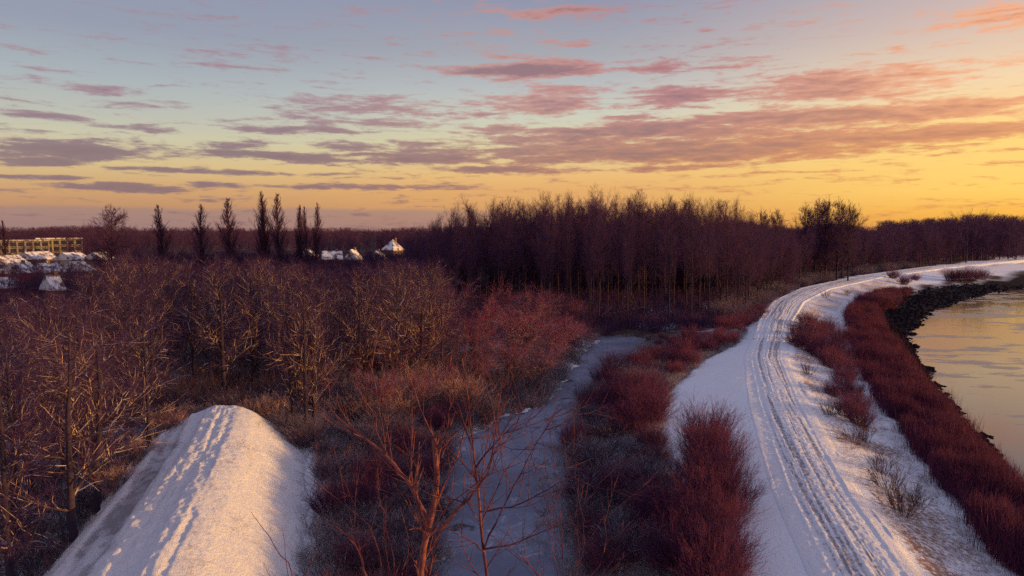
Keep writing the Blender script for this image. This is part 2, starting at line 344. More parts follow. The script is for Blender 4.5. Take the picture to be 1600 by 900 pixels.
def tree_meshes(tag, h, r0, seed, kind, mt, mc):
    rg = np.random.default_rng(seed)
    T0, R0 = trunk_line(rg, h, r0, 9, .02 if kind != 'spread' else .05, .02 if kind == 'slender' else .05)
    tr = [tubes(T0, R0, 7)]; cr = []
    if kind == 'slender':
        A, Ra = grow(rg, T0, R0, 26, .30, .98, .26, (.62, .15), 6, .22, .07, .42, .2, .012, lambda t: 1.15 - .75 * t)
        B, Rb = grow(rg, A, Ra, 8, .25, 1.0, .42, (.6, .2), 4, .14, .10, .55, .35, .010)
        D, Rd = grow(rg, B, Rb, 5, .2, 1.0, .55, (.6, .25), 3, .10, .12, .7, .5, .009)
        E, Re = grow(rg, D, Rd, 2, .2, 1.0, .8, (.55, .25), 3, .06, .12, .8, .6, .008)
        L0, RL = grow(rg, T0, R0, 10, .06, .32, .09, (1.1, .25), 4, .05, .12, .18, .3, .010)
        tr += [tubes(A, Ra, 4)]; cr += [tubes(B, Rb, 3), tubes(D, Rd, 3), tubes(E, Re, 3), tubes(L0, RL, 3)]
    elif kind == 'round':
        A, Ra = grow(rg, T0, R0, 12, .22, .8, .55, (.75, .2), 7, .16, .09, .55, .2, .02, lambda t: 1.1 - .5 * t)
        B, Rb = grow(rg, A, Ra, 9, .2, 1.0, .42, (.7, .2), 5, .08, .12, .55, .3, .014)
        D, Rd = grow(rg, B, Rb, 7, .2, 1.0, .45, (.65, .25), 3, .06, .12, .65, .5, .011)
        E, Re = grow(rg, D, Rd, 4, .2, 1.0, .7, (.6, .25), 3, .03, .12, .8, .6, .009)
        tr += [tubes(A, Ra, 5)]; cr += [tubes(B, Rb, 3), tubes(D, Rd, 3), tubes(E, Re, 3)]
    elif kind == 'broad':
        A, Ra = grow(rg, T0, R0, 60, .15, .98, .36, (.95, .2), 7, .10, .08, .5, .2, .035, lambda t: np.where(t < .4, .9, 1.25 * np.maximum(1.05 - t, 0) ** .6))
        B, Rb = grow(rg, A, Ra, 10, .15, 1.0, .40, (.7, .2), 5, .08, .10, .55, .3, .03)
        D, Rd = grow(rg, B, Rb, 8, .2, 1.0, .45, (.65, .25), 3, .06, .10, .65, .5, .022)
        tr += [tubes(A, Ra, 5)]; cr += [tubes(B, Rb, 3), tubes(D, Rd, 3)]
    elif kind == 'spread':
        A, Ra = grow(rg, T0, R0, 20, .14, .96, .42, (1.0, .22), 7, .10, .09, .45, .22, .016, lambda t: 1.1 - .65 * t)
        B, Rb = grow(rg, A, Ra, 9, .15, 1.0, .42, (.7, .22), 5, .06, .12, .55, .35, .010)
        D, Rd = grow(rg, B, Rb, 6, .2, 1.0, .50, (.65, .25), 3, .05, .13, .65, .5, .006)
        E, Re = grow(rg, D, Rd, 3, .2, 1.0, .65, (.6, .25), 3, .03, .13, .75, .6, .0045)
        tr += [tubes(A, Ra, 5)]; cr += [tubes(B, Rb, 3), tubes(D, Rd, 3), tubes(E, Re, 3)]
    elif kind == 'poplar':
        A, Ra = grow(rg, T0, R0, 120, .05, .985, .26, (.44, .09), 7, .07, .035, .35, .25, .035, lambda t: np.where(t < .45, .45 + .62 * t, 1.18 * np.maximum(1.0 - t, 0) ** .8 + .05))
        B, Rb = grow(rg, A, Ra, 9, .12, 1.0, .28, (.36, .12), 4, .08, .06, .6, .4, .028)
        D, Rd = grow(rg, B, Rb, 4, .2, 1.0, .5, (.36, .15), 3, .08, .06, .75, .6, .022)
        tr += [tubes(A, Ra, 4)]; cr += [tubes(B, Rb, 3), tubes(D, Rd, 3)]
    elif kind == 'willow':
        T0 = T0 * np.array([1, 1, .45]); tr = [tubes(T0, R0, 7)]
        A, Ra = grow(rg, T0, R0, 20, .25, 1.0, 1.25, (.85, .3), 7, .10, .10, .55, .2, .02)
        B, Rb = grow(rg, A, Ra, 11, .2, 1.0, .38, (.65, .25), 5, .06, .13, .55, .3, .010)
        D, Rd = grow(rg, B, Rb, 8, .2, 1.0, .50, (.6, .25), 3, .06, .12, .65, .5, .007)
        E, Re = grow(rg, D, Rd, 3, .2, 1.0, .70, (.55, .25), 3, .03, .12, .8, .6, .006)
        tr += [tubes(A, Ra, 4)]; cr += [tubes(B, Rb, 3), tubes(D, Rd, 3), tubes(E, Re, 3)]
    ks = h / max(V[:, 2].max() for V, F in tr + cr); tr = [(V * ks, F) for V, F in tr]; cr = [(V * ks, F) for V, F in cr]
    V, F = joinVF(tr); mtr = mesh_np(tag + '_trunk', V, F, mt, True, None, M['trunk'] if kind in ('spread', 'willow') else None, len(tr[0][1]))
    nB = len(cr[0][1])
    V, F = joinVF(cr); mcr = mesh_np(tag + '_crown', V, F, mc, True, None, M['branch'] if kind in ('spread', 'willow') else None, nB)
    return mtr, mcr
def shrub_mesh(tag, seed, h, spread, stems, mat, side=4, r=.011):
    rg = np.random.default_rng(seed)
    a = rg.uniform(0, 2 * np.pi, stems); q = np.sqrt(rg.random(stems)) * spread * .55
    p0 = np.stack([q * np.cos(a), q * np.sin(a), np.zeros(stems)], 1)
    tilt = q / (spread * .55) * .62 + rg.normal(0, .17, stems); a2 = a + rg.normal(0, .5, stems)
    d = np.stack([np.sin(tilt) * np.cos(a2), np.sin(tilt) * np.sin(a2), np.cos(tilt)], 1)
    L = h * rg.uniform(.35, 1.15, stems) ** .8 * (1 - .25 * q / spread)
    A = march(rg, p0, d, L, 5, .06, .05); Ra = (r * rg.uniform(.7, 1.2, stems))[:, None] * np.linspace(1, .45, 5)[None]
    parts = [tubes(A, Ra, 3)]
    if side:
        B, Rb = grow(rg, A, Ra, side, .3, 1.0, .36, (.45, .15), 3, .12, .08, .8, .6, .006)
        parts.append(tubes(B, Rb, 3))
        D, Rd = grow(rg, B, Rb, 2, .2, .9, .5, (.5, .15), 2, .1, .08, .8, .6, .005)
        parts.append(tubes(D, Rd, 3))
    V, F = joinVF(parts)
    return mesh_np(tag, V, F, mat)

# ---------------------------------------------------------------- the lie of the land: feature lines as x(y)
def table(z, pts, extra=()):
    q = [P(u, v, z)[:2] for u, v in pts] + [np.array(e, float) for e in extra]
    q.sort(key=lambda a: a[1]); q = np.array(q); return q[:, 1], q[:, 0]
FAR = lambda dx: [(380 + dx, 480), (900 + dx, 1000), (3400 + dx, 3400)]
ZR = 2.0
T = {}
T['PL'] = table(-.5, [(690, 900), (690, 760), (715, 690), (785, 655), (850, 632), (880, 592), (905, 562), (935, 536)], [(2.5, 14), (2.5, 0), (-2, 27), (16, 150)])
T['PR'] = table(-.5, [(905, 900), (890, 800), (880, 720), (900, 650), (930, 600), (985, 562), (1012, 536)], [(4.6, 14), (4.6, 0), (22, 150)])
T['FL'] = table(1.3, [(1120, 900), (1085, 790), (1046, 690), (1044, 640), (1066, 600), (1112, 560), (1166, 532), (1178, 508), (1196, 480), (1235, 456), (1325, 434), (1450, 418)], [(6, 0)] + FAR(-14))
T['RL'] = table(ZR, [(1312, 900), (1241, 767), (1188, 633), (1177, 558), (1190, 500), (1208, 470), (1246, 450), (1338, 431), (1450, 416), (1600, 405)], [(12.5, 14), (12.5, 0)] + FAR(-2))
T['RR'] = table(ZR, [(1408, 900), (1314, 767), (1250, 633), (1217, 558), (1232, 500), (1256, 470), (1302, 450), (1385, 431), (1490, 416)], [(15.5, 14), (15.5, 0)] + FAR(2))
T['VF'] = table(.35, [(1545, 900), (1470, 800), (1400, 700), (1345, 630), (1300, 570), (1300, 500), (1330, 470), (1420, 440), (1560, 420)], [(21, 14), (21, 0)] + FAR(12))
T['RI'] = table(0., [(1592, 900), (1510, 800), (1430, 700), (1370, 620), (1338, 560), (1322, 500), (1340, 474), (1390, 455), (1480, 440), (1600, 426)], [(24, 14), (24, 0)] + FAR(20))
T['RO'] = table(-.3, [(1640, 840), (1570, 755), (1480, 660), (1425, 590), (1390, 535), (1365, 490), (1390, 468), (1450, 450), (1590, 433)], [(28, 25), (28, 0)] + FAR(30))
T['WL'] = table(-1.2, [(1640, 815), (1600, 765), (1545, 697), (1497, 652), (1456, 597), (1432, 555), (1418, 522), (1450, 491), (1508, 468), (1558, 458), (1600, 451)], [(30.5, 25), (30.5, 0), (225, 270)] + FAR(45))
def X(k, y):
    a, b = T[k]; x = np.interp(y, a, b)
    if k in ('PL', 'PR', 'WL'): x = x + 1.5 * vnoise(np.asarray(y) * .33, np.asarray(y) * 0, 81 + len(k) + ord(k[1])) + .7 * vnoise(np.asarray(y) * 1.1, np.asarray(y) * 0, 83 + ord(k[1]))
    return x
def smooth(a, b, x): q = np.clip((x - a) / (b - a), 0, 1); return q * q * (3 - 2 * q)
def ground(x, y):
    x = np.asarray(x, float); y = np.asarray(y, float)
    k = {n: X(n, y) for n in T}
    shut = smooth(108, 120, y)                     # the pond ends here
    bed = -1.05 * (1 - shut) + .1 * shut; ice = -.52 * (1 - shut) + .15 * shut
    o = np.zeros_like(y)
    xs = [k['PL'] - 8, k['PL'] - 2, k['PL'], k['PL'] + 1.2, k['PR'] - 1.2, k['PR'], k['PR'] + 2.5, k['FL'], k['RL'] - .4, k['RR'] + .4, k['VF'], k['RI'], k['RO'], k['WL'], k['WL'] + 5, k['WL'] + 120, k['WL'] + 140]
    zs = [o + .3, o + .05, ice, bed, bed, ice, o + .15, o + 1.25, o + ZR - .04, o + ZR - .04, o + .35, o, o - .35, o - 1.2, o - 2.6, o - 2.6, o + .6]
    for i in range(1, len(xs)): xs[i] = np.maximum(xs[i], xs[i - 1] + .05)
    z = zs[0] + 0 * x
    for i in range(len(xs) - 1):
        f = np.clip((x - xs[i]) / (xs[i + 1] - xs[i]), 0, 1)
        z = np.where(x >= xs[i], zs[i] * (1 - f) + zs[i + 1] * f, z)
    z = np.where(x >= xs[-1], .6, z)
    inpond = (x > k['PL'] + .2) & (x < k['PR'] - .2) & (y < 112)
    n = fbm(x * .25, y * .25, 3, 3) * .25 + fbm(x * 1.1, y * 1.1, 9, 3) * .10
    onroad = (x > k['RL'] - 1) & (x < k['RR'] + 1)
    flat = (x > k['FL']) & (x <= k['RL'] - .5)
    z = z + n * np.where(inpond, .15, np.where(onroad, .1, np.where(flat, .35, 1.0)))
    far = smooth(900, 2500, np.hypot(x, y))
    return z + far * 10 * fbm(x * .002, y * .002, 21, 2) ** 2
# left embankment
EC = [P(205, 900, 3.3), P(262, 800, 3.3), P(316, 700, 3.3), P(342, 636, 3.4)]
ecy = np.array([0.] + [e[1] for e in EC] + [64.]); ecx = np.array([EC[0][0] + 9.5] + [e[0] for e in EC] + [EC[-1][0] - 1.0])
def emb_x(y): return np.interp(y, ecy, ecx)
def emb_profile(x, y):
    t = x - emb_x(y)
    yo = np.minimum(np.where(t < .3, .36, .09) * (t - .3) ** 2, 5.0)
    fade = 1 - smooth(53.0 - yo, 60.5 - yo * .7, y)
    top = 3.5
    zl = top - .02 - .060 * (t - .4) ** 2                               # left side rolls down to the worn track
    zl = np.where(t < -2.0, top - .51 - (-2.0 - t) * .12, np.maximum(zl, top - .51))
    zl = np.where(t < -3.5, top - .69 - (-3.5 - t) * .95, zl)
    zr = np.where(t < 2.6, top - .11 * (t - .4) ** 2, top - .53 - (t - 2.6) * .68)
    z = np.where(t < .4, zl, zr)
    return z, t, fade

def snow_tracks(t, s):                             # relief of a trodden, driven snow path: along t, depth
    g = fbm(t * 6.0, s * .05, 31, 3); lug = vnoise(t * 9, s * 6.0, 33); b = fbm(t * 3.0, s * 3.0, 35, 4)
    return g, lug, b

# ground sheet
def axis(lo, hi, step, gmax_lo, gmax_hi, gr=1.06):
    c = list(np.arange(lo, hi, step)); a = []; s, q = step, lo
    while q > gmax_lo: s *= gr; q -= s; a.append(q)
    b = []; s, q = step, c[-1]
    while q < gmax_hi: s *= gr; q += s; b.append(q)
    return np.array(a[::-1] + c + b)
gx = axis(-30, 52, .26, -3600, 4200); gy = axis(22, 104, .28, -300, 5200)
GX, GY = np.meshgrid(gx, gy)
GZ = ground(GX, GY)
kk = {n: X(n, GY) for n in T}
def band(x, a, b, s=.6): return smooth(a - s, a + s, x) * (1 - smooth(b - s, b + s, x))
lit = .95 - .0 * GX
forest_n = fbm(GX * .08, GY * .08, 41, 3)
left_forest = np.where(GX < kk['PL'], .52 + .5 * forest_n, 0)
emb_near = np.exp(-((GX - emb_x(GY)) / 7.5) ** 4) * (GY < 62)
left_forest *= (1 - .8 * emb_near)
lit = left_forest
lit = np.maximum(lit, band(GX, kk['PR'] - .3, kk['FL'] - .5) * (.62 + .4 * forest_n))
lit = np.maximum(lit, np.where((GY > 112) & (GX < kk['FL'] - 1), .60 + .5 * forest_n + .25 * smooth(130, 180, GY), 0))
sward = band(GX, kk['RR'] + 1.4, kk['VF'] + .6, .7) * (.55 + .35 * fbm(GX * .35, GY * .35, 47, 3))
lit = np.maximum(lit, band(GX, kk['VF'], kk['RI']) * (.22 + .3 * forest_n))
lit = np.maximum(lit, band(GX, kk['RI'], kk['RO'], 1) * .8)
lit = np.where(GX > kk['WL'] + 100, .5 + .4 * forest_n, lit)
rock = band(GX, kk['RO'] - 1.2, kk['WL'] + 30, .8)
road_in = band(GX, kk['RL'] - .75, kk['RR'] + .75, .35) * (GY < 480)
GZ = GZ - .22 * road_in
ez, et, ef = emb_profile(GX, GY)
under = (ef > .4) & (ez > GZ + .35) & (GY < 58) & (GY > 10)
me = mesh_np('ground', np.stack([GX, GY, GZ], -1).reshape(-1, 3), gridfaces(*GX.shape), M['ground'], True, {'litter': lit, 'rock': rock, 'sward': sward})
obj('ground', me, kind='structure', label='snow covered ground with leaf litter under the trees')

# road of trodden snow
def build_road():
    ys = np.concatenate([np.arange(12, 24, .4), np.arange(24, 95, .11), 95 * 1.004 ** np.arange(0, 420)])
    ys = ys[ys < 480]
    L, Rr = X('RL', ys), X('RR', ys)
    ker = np.ones(9) / 9
    sm = lambda a: np.convolve(np.pad(a, 4, mode='edge'), ker, 'valid')
    L, Rr = sm(L), sm(Rr)
    cx = (L + Rr) / 2; dx, dy = np.gradient(cx), np.gradient(ys); q = np.hypot(dx, dy); nx, ny = dy / q, -dx / q
    s = np.cumsum(q)
    half = 1.42
    wid = np.interp(ys, [0, 110, 180, 330, 480], [1, 1.0, 1.25, 1.9, 2.0])
    t = np.linspace(-2.9, 2.9, 112)
    Tt, S = np.meshgrid(t, s)
    Xx = cx[:, None] + nx[:, None] * Tt * wid[:, None]; Yy = ys[:, None] + ny[:, None] * Tt * wid[:, None]
    Tw = Tt + .22 * vnoise(S * .07, S * 0, 91) + .10 * vnoise(S * .25, S * 0, 92)
    g, lug, b = snow_tracks(Tw, S); g2 = fbm((Tw + S * .035) * 4.5, S * .05, 93, 3); g = .65 * g + .5 * g2
    ed = smooth(1.7, 2.7, np.abs(Tt))
    rut = np.exp(-((np.abs(Tw) - half) / .10) ** 2) * (.6 + .8 * vnoise(S * .15, Tt * 0, 94))
    berm = np.exp(-((np.abs(Tw) - half - .22) / .14) ** 2) * (.6 + .9 * vnoise(S * .3, Tt * 0, 95))
    inn = smooth(half - .05, half - .25, np.abs(Tt))
    z = ZR + .03 - .055 * Tt * (Tt > 0) * .6 + .035 * (Tt < 0) * Tt - .012 * Tt ** 2
    z = z - .06 * rut + .03 * berm + inn * (.045 * g + .035 * lug) + .045 * b * (1 - ed)
    z = z * (1 - ed) + ed * (ground(Xx, Yy) + .02 - .25 * smooth(2.5, 2.9, np.abs(Tt)))
    wear = inn * (.30 + .75 * smooth(.05, -.18, g)) * (.55 + .6 * smooth(-.1, .25, lug)) + .45 * rut
    me = mesh_np('road', np.stack([Xx, Yy, z], -1).reshape(-1, 3), gridfaces(*Tt.shape), M['track'], True, {'dirt': wear})
    obj('road', me, kind='structure', label='snow covered track along the river with wheel ruts')
build_road()

def build_embankment():
    ys = np.arange(17, 60.5, .075); t = np.concatenate([np.linspace(-7.0, -3.6, 26), np.linspace(-3.55, 5.5, 124), np.linspace(5.6, 9, 26)])
    Tt, Yy = np.meshgrid(t, ys)
    Xx = emb_x(Yy) + Tt
    z, tt, fade = emb_profile(Xx, Yy)
    gz = ground(Xx, Yy)
    S = Yy * 1.06
    onp = band(Tt, -3.4, 1.5, .4)
    path = smooth(-3.4, -3.0, Tt + .25 * vnoise(S * .5, S * 0, 59)) * (1 - smooth(-2.1, -1.4, Tt + .5 * vnoise(S * .7, Tt * .8, 60))) * (1 - smooth(42, 53, Yy))
    kick = fbm(Tt * 2.6, S * 1.3, 53, 4)
    n = onp * (1 - .85 * path) * (.26 * fbm(Tt * 1.5 + .15 * vnoise(S * .3, Tt * 0, 66), S * .06, 51, 3) + .09 * kick + .05 * fbm(Tt * 6, S * 3, 61, 2)) - .10 * path
    n = n + .05 * fbm(Tt * 1.1, S * .5, 55, 4) + (1 - onp) * (.07 * fbm(Tt * .5 + S * .35, S * 1.2, 57, 3) + .060 * fbm(Tt * 3, S * 3, 58, 3))
    z = z + n
    z = z * fade + (gz - .4) * (1 - fade)
    z = np.where(z < gz - .25, gz - .25, z)
    wear = path * (.62 + .5 * fbm(Tt * 1.2, S * .25, 65, 3)) + .22 * onp * (kick < -.10) + .12 * (1 - onp) * (fbm(Tt * 1.4, S * 1.4, 63, 3) < -.15)
    me = mesh_np('embankment', np.stack([Xx, Yy, z], -1).reshape(-1, 3), gridfaces(*Tt.shape), M['path'], True, {'dirt': wear})
    obj('embankment', me, kind='structure', label='snow covered earth embankment with a worn track on its crest')
build_embankment()
def ground_at(x, y):
    z = float(ground(np.array([x]), np.array([y]))[0])
    e, t, f = emb_profile(np.array([x]), np.array([y]))
    if 14 < y < 58 and f[0] > .3: z = max(z, float(e[0] * f[0] + (1 - f[0]) * z))
    return z
def sheet(name, x0, x1, y0, y1, z, mat, label):
    V = [(x0, y0, z), (x1, y0, z), (x1, y1, z), (x0, y1, z)]
    obj(name, mesh_np(name, V, [[0, 1, 2, 3]], mat, False), kind='structure', label=label)
sheet('pond_ice', -12, 24.5, -20, 119, -.5, M['ice'], 'frozen grey pond between the wooded banks')
sheet('river', 5, 4200, -300, 5200, -1.2, M['river'], 'river reflecting the evening sky with thin ice')

# ---------------------------------------------------------------- uncounted growth: small meshes spread over points
def spread_over(name, protos, pts, rot, scl, label, cat):
    col = bpy.data.collections.new(name + '_pieces')
    for i, me in enumerate(protos): col.objects.link(bpy.data.objects.new(f'{name}_piece', me))
    pts = np.asarray(pts, np.float32); n = len(pts)
    me = bpy.data.meshes.new(name); me.vertices.add(n); me.vertices.foreach_set('co', pts.ravel())
    e = np.zeros((n, 3), np.float32); e[:, 2] = rot
    me.attributes.new('turn', 'FLOAT_VECTOR', 'POINT').data.foreach_set('vector', e.ravel())
    e = np.asarray(scl, np.float32).reshape(n, -1) * np.ones((1, 3), np.float32)
    me.attributes.new('size', 'FLOAT_VECTOR', 'POINT').data.foreach_set('vector', np.ascontiguousarray(e, np.float32).ravel())
    me.attributes.new('pick', 'INT', 'POINT').data.foreach_set('value', rng.integers(0, len(protos), n).astype(np.int32))
    g = bpy.data.node_groups.new(name, 'GeometryNodeTree')
    g.interface.new_socket('Geometry', in_out='INPUT', socket_type='NodeSocketGeometry'); g.interface.new_socket('Geometry', in_out='OUTPUT', socket_type='NodeSocketGeometry')
    N, L = g.nodes, g.links
    gi, go, ip, ci = N.new('NodeGroupInput'), N.new('NodeGroupOutput'), N.new('GeometryNodeInstanceOnPoints'), N.new('GeometryNodeCollectionInfo')
    ci.inputs['Collection'].default_value = col; ci.inputs['Separate Children'].default_value = True; ci.inputs['Reset Children'].default_value = True
    ip.inputs['Pick Instance'].default_value = True
    L.new(gi.outputs[0], ip.inputs['Points']); L.new(ci.outputs[0], ip.inputs['Instance'])
    for a, ty, so_ in (('turn', 'FLOAT_VECTOR', 'Rotation'), ('size', 'FLOAT_VECTOR', 'Scale'), ('pick', 'INT', 'Instance Index')):
        na = N.new('GeometryNodeInputNamedAttribute'); na.data_type = ty; na.inputs[0].default_value = a
        L.new(na.outputs[0], ip.inputs[so_])
    L.new(ip.outputs[0], go.inputs[0])
    o = obj(name, me, kind='stuff', label=label, cat=cat)
    o.modifiers.new('growth', 'NODES').node_group = g
    return o

# ---------------------------------------------------------------- trees
def bank(prefix, n, h, r0, kind, mt, mc, s0): return [(h, *tree_meshes(f'{prefix}_{i}', h, r0, s0 + i, kind, mt, mc)) for i in range(n)]
SLENDER = bank('slender_tree', 5, 22, .20, 'slender', M['trunk'], M['twig'], 100)
SPREAD = bank('spreading_tree', 6, 13, .23, 'spread', M['trunk_snow'], M['twig_snow'], 200)
ROUND = bank('round_tree', 4, 18, .26, 'round', M['trunk'], M['twig'], 300)
POPLAR = bank('lombardy_poplar', 5, 24, .30, 'poplar', M['trunk'], M['twig'], 400)
BROAD = bank('broad_tree', 2, 18, .3, 'broad', M['trunk'], M['twig'], 331)
WILLOW = bank('red_willow', 4, 8, .20, 'willow', M['trunk_snow'], M['red_twig'], 500)
def plant(name, bk, x, y, h, label, cat='tree', group=None, wide=1.0, z=None):
    hh, mt, mc = bk[rng.integers(len(bk))]
    z = ground_at(x, y) - .05 if z is None else z
    s = h / hh
    o = thing(name, label, cat, (x, y, z), rng.uniform(0, 6.28), group, (s * wide, s * wide, s))
    obj('trunk', mt, o); obj('crown', mc, o)
    return o
def scatter(n, fn, mind, tries=6000):
    out = []
    for _ in range(tries):
        if len(out) >= n: break
        p = fn()
        if p is None: continue
        if all((p[0] - a[0]) ** 2 + (p[1] - a[1]) ** 2 > mind ** 2 for a in out): out.append(p)
    return out
def top_z(u, vt, y): return PY(u, vt, y)[2]

# tall wood behind the pond
CT = np.array([(640, 352), (665, 344), (700, 326), (760, 314), (830, 304), (940, 300), (1060, 303), (1085, 310), (1110, 318), (1165, 324), (1185, 338), (1260, 342)])
def f_center():
    y = rng.uniform(118, 178); u = rng.uniform(655, 1175); x = (u - 800) / FPX * y
    if x > X('FL', y) - 5: return None
    if u < 830 and y < 126: return None
    return x, y
pts = scatter(112, f_center, 3.0)
for x, y in pts:
    u = ucol(x, y); vt = np.interp(u, CT[:, 0], CT[:, 1]) + rng.normal(2, 7)
    if y < 130: vt += abs(rng.normal(6, 10))
    h = top_z(u, vt, y)
    fr = y < 131
    plant('slender_tree', SLENDER, x, y, h, 'tall slender bare tree in the front row of the wood beyond the pond' if fr else 'tall slender bare tree standing deep in the dense wood beyond the pond', group='front row of the tall wood' if fr else 'inner trees of the tall wood', wide=rng.uniform(.75, 1.0))
# wood right of it, along the far side of the track
RT = np.array([(1120, 330), (1165, 330), (1195, 338), (1235, 340), (1255, 338), (1290, 334), (1325, 337), (1350, 340), (1380, 342), (1450, 337), (1530, 330), (1600, 334), (1700, 334)])
def f_right():
    y = 130 * 2.6 ** rng.random(); x = X('FL', y) - 3 - 45 * rng.random() ** 1.6
    u = ucol(x, y)
    if u < 1090 or u > 1660: return None
    return x, y
pts = scatter(86, f_right, 4.0)
for x, y in pts:
    u = ucol(x, y); vt = np.interp(u, RT[:, 0], RT[:, 1]) + 2 + abs(rng.normal(0, 7))
    h = max(9, top_z(u, vt, y)) * (1 if rng.random() < .55 else rng.uniform(.6, .9))
    plant('round_tree', ROUND, x, y, h, 'bushy bare tree in the wood beside the far bend of the snowy track', group='trees along the far bend of the track', wide=rng.uniform(.8, 1.05))
# standing clump above the skyline right of the tall wood
for i, (u, vt, y) in enumerate([(1258, 318, 205), (1274, 313, 212), (1292, 308, 208), (1310, 311, 214), (1328, 322, 204), (1190, 326, 190), (1214, 329, 196)]):
    p = PY(u, 358, y)
    plant('round_tree', BROAD, p[0], y, top_z(u, vt, y), ['first rounded tree from the left in the clump right of the tall wood', 'second rounded tree from the left in the clump right of the tall wood', 'tallest rounded tree in the middle of the clump right of the tall wood', 'rounded tree just right of the tallest in the clump right of the tall wood', 'low rounded tree closing the right end of the clump right of the tall wood', 'open crowned tree at the right corner of the tall wood', 'small open crowned tree standing between tall wood and rounded clump'][i], group='trees rising above the skyline right of the tall wood', wide=.72)
# left wood
LT = np.array([(-80, 455), (0, 440), (50, 450), (100, 432), (130, 405), (170, 376), (260, 382), (330, 386), (420, 388), (480, 396), (500, 410), (545, 410), (575, 398), (640, 392), (700, 386)])
def f_left():
    y = 29 * 4.2 ** rng.random(); u = rng.uniform(-60, 680); x = (u - 800) / FPX * y
    if y < 62:
        t = x - emb_x(y)
        if t > -3.6: return None
        if t > -5.2 and rng.random() < .5: return None
    if x > X('PL', y) - 5: return None
    if u > 470 and y < 66: return None
    if 300 < u < 490 and y < 68: return None
    if u < 160 and y > 95: return None
    return x, y
pts = scatter(104, f_left, 2.6)
for x, y in pts:
    u = ucol(x, y); vt = np.interp(u, LT[:, 0], LT[:, 1]) + abs(rng.normal(0, 10)); zt = top_z(u, vt, y)
    h = min(zt, rng.uniform(11.5, 14.5) if y < 60 else zt)
    h = max(5.5, h - ground_at(x, y))
    zone = 0 if y < 58 and u < 330 else 1 if u < 330 else 2
    plant('spreading_tree', SPREAD, x, y, h, ['golden branched spreading tree close along the left flank of the embankment', 'bare spreading tree in the tangled wood between village and embankment', 'bare spreading tree in the tangle behind the embankment end and red willows'][zone],
          group=['trees along the left flank of the embankment', 'tangled wood between village and embankment', 'tangle behind the embankment end'][zone], wide=rng.uniform(.85, 1.15))
for (u, v, vt, lab) in [(52, 770, 470, 'large tree with a stout dark trunk at the left edge beside the embankment'), (118, 735, 448, 'tall many limbed tree in front of the left wood, near the worn track'), (205, 690, 430, 'tall dark trunked tree beside the left rim of the embankment'), (238, 665, 408, 'tall double limbed tree just left of the embankment end'), (458, 688, 405, 'dark trunked tree right of the embankment end, left of a close pair'), (476, 694, 412, 'left tree of the close pair with dark trunks at the embankment foot'), (489, 684, 420, 'right tree of the close pair with dark trunks at the embankment foot'),
                       (692, 585, 398, 'tall tree with a thick dark trunk among the red willows'), (578, 600, 400, 'tall tree standing among frosted bushes left of the red willows'), (640, 560, 392, 'tall tree behind the frosted bushes, below the pointed roof')]:
    q = P(u, v, .2); plant('tall_spreading_tree', SPREAD, q[0], q[1], top_z(u, vt, q[1]) - .2, lab, 'tree', None, .85)
p = PY(1512, 358, 318); plant('round_tree', ROUND, p[0], 318, top_z(1512, 324, 318), 'tallest bushy tree beyond the far track, above the river bend', 'tree', None, .9)
# poplars
for (u, vt, y, lab, wd) in [
    (258, 320, 190, 'first slim poplar right of the broad round tree', .95), (312, 319, 190, 'second slim poplar right of the broad round tree', .95), (361, 309, 185, 'third poplar right of the broad tree, taller than its two left neighbours', .9),
    (405, 311, 188, 'short thin poplar leading the tall cluster of three', .75), (419, 299, 190, 'tallest poplar, with a split tip, middle of the cluster of three', .75), (437, 302, 186, 'full poplar closing the right side of the cluster of three', .85),
    (463, 320, 192, 'thin poplar of the close pair above the snowy roofs', .55), (470, 321, 196, 'poplar with a pointed tip, right of the close pair', .55), (482, 322, 188, 'ragged poplar standing last but one toward the red house', .6), (489, 317, 190, 'last poplar of the row, standing above the red house', .75)]:
    p = PY(u, 358, y); plant('lombardy_poplar', POPLAR, p[0], y, top_z(u, vt, y), lab, 'poplar', 'lombardy poplars on the skyline', wide=wd * rng.uniform(1.05, 1.35))
p = PY(168, 358, 175); plant('broad_tree', BROAD, p[0], 175, top_z(168, 317, 175), 'broad round bare tree with a pointed top left of the poplars', wide=.95)
plant('lombardy_poplar', POPLAR, PY(7, 358, 260)[0], 260, top_z(7, 345, 260), 'small conical tree at the left edge of the skyline', 'tree', wide=1.2)
# red willows on the near shore of the pond
for i, (u, v, h) in enumerate([(690, 560, 7.5), (760, 545, 8.5), (820, 560, 7), (870, 570, 6.0), (640, 590, 6.5), (740, 610, 5.5), (800, 600, 5.2), (845, 600, 4.5), (590, 600, 6), (690, 625, 4.6), (780, 520, 9), (700, 515, 9), (850, 520, 7.5),
                              (620, 545, 8), (560, 560, 7), (520, 580, 6), (650, 650, 4.2), (600, 660, 4.2), (560, 640, 4.5), (740, 575, 7), (880, 545, 5.5), (900, 505, 5)]):
    q = P(u, v, 0); x = min(q[0], X('PL', q[1]) - .6)
    plant('red_willow', WILLOW, x, q[1], h * 1.15, 'bushy red twigged willow leaning over the left shore of the frozen pond', 'willow', 'red willows on the left shore of the pond', wide=rng.uniform(.9, 1.15))

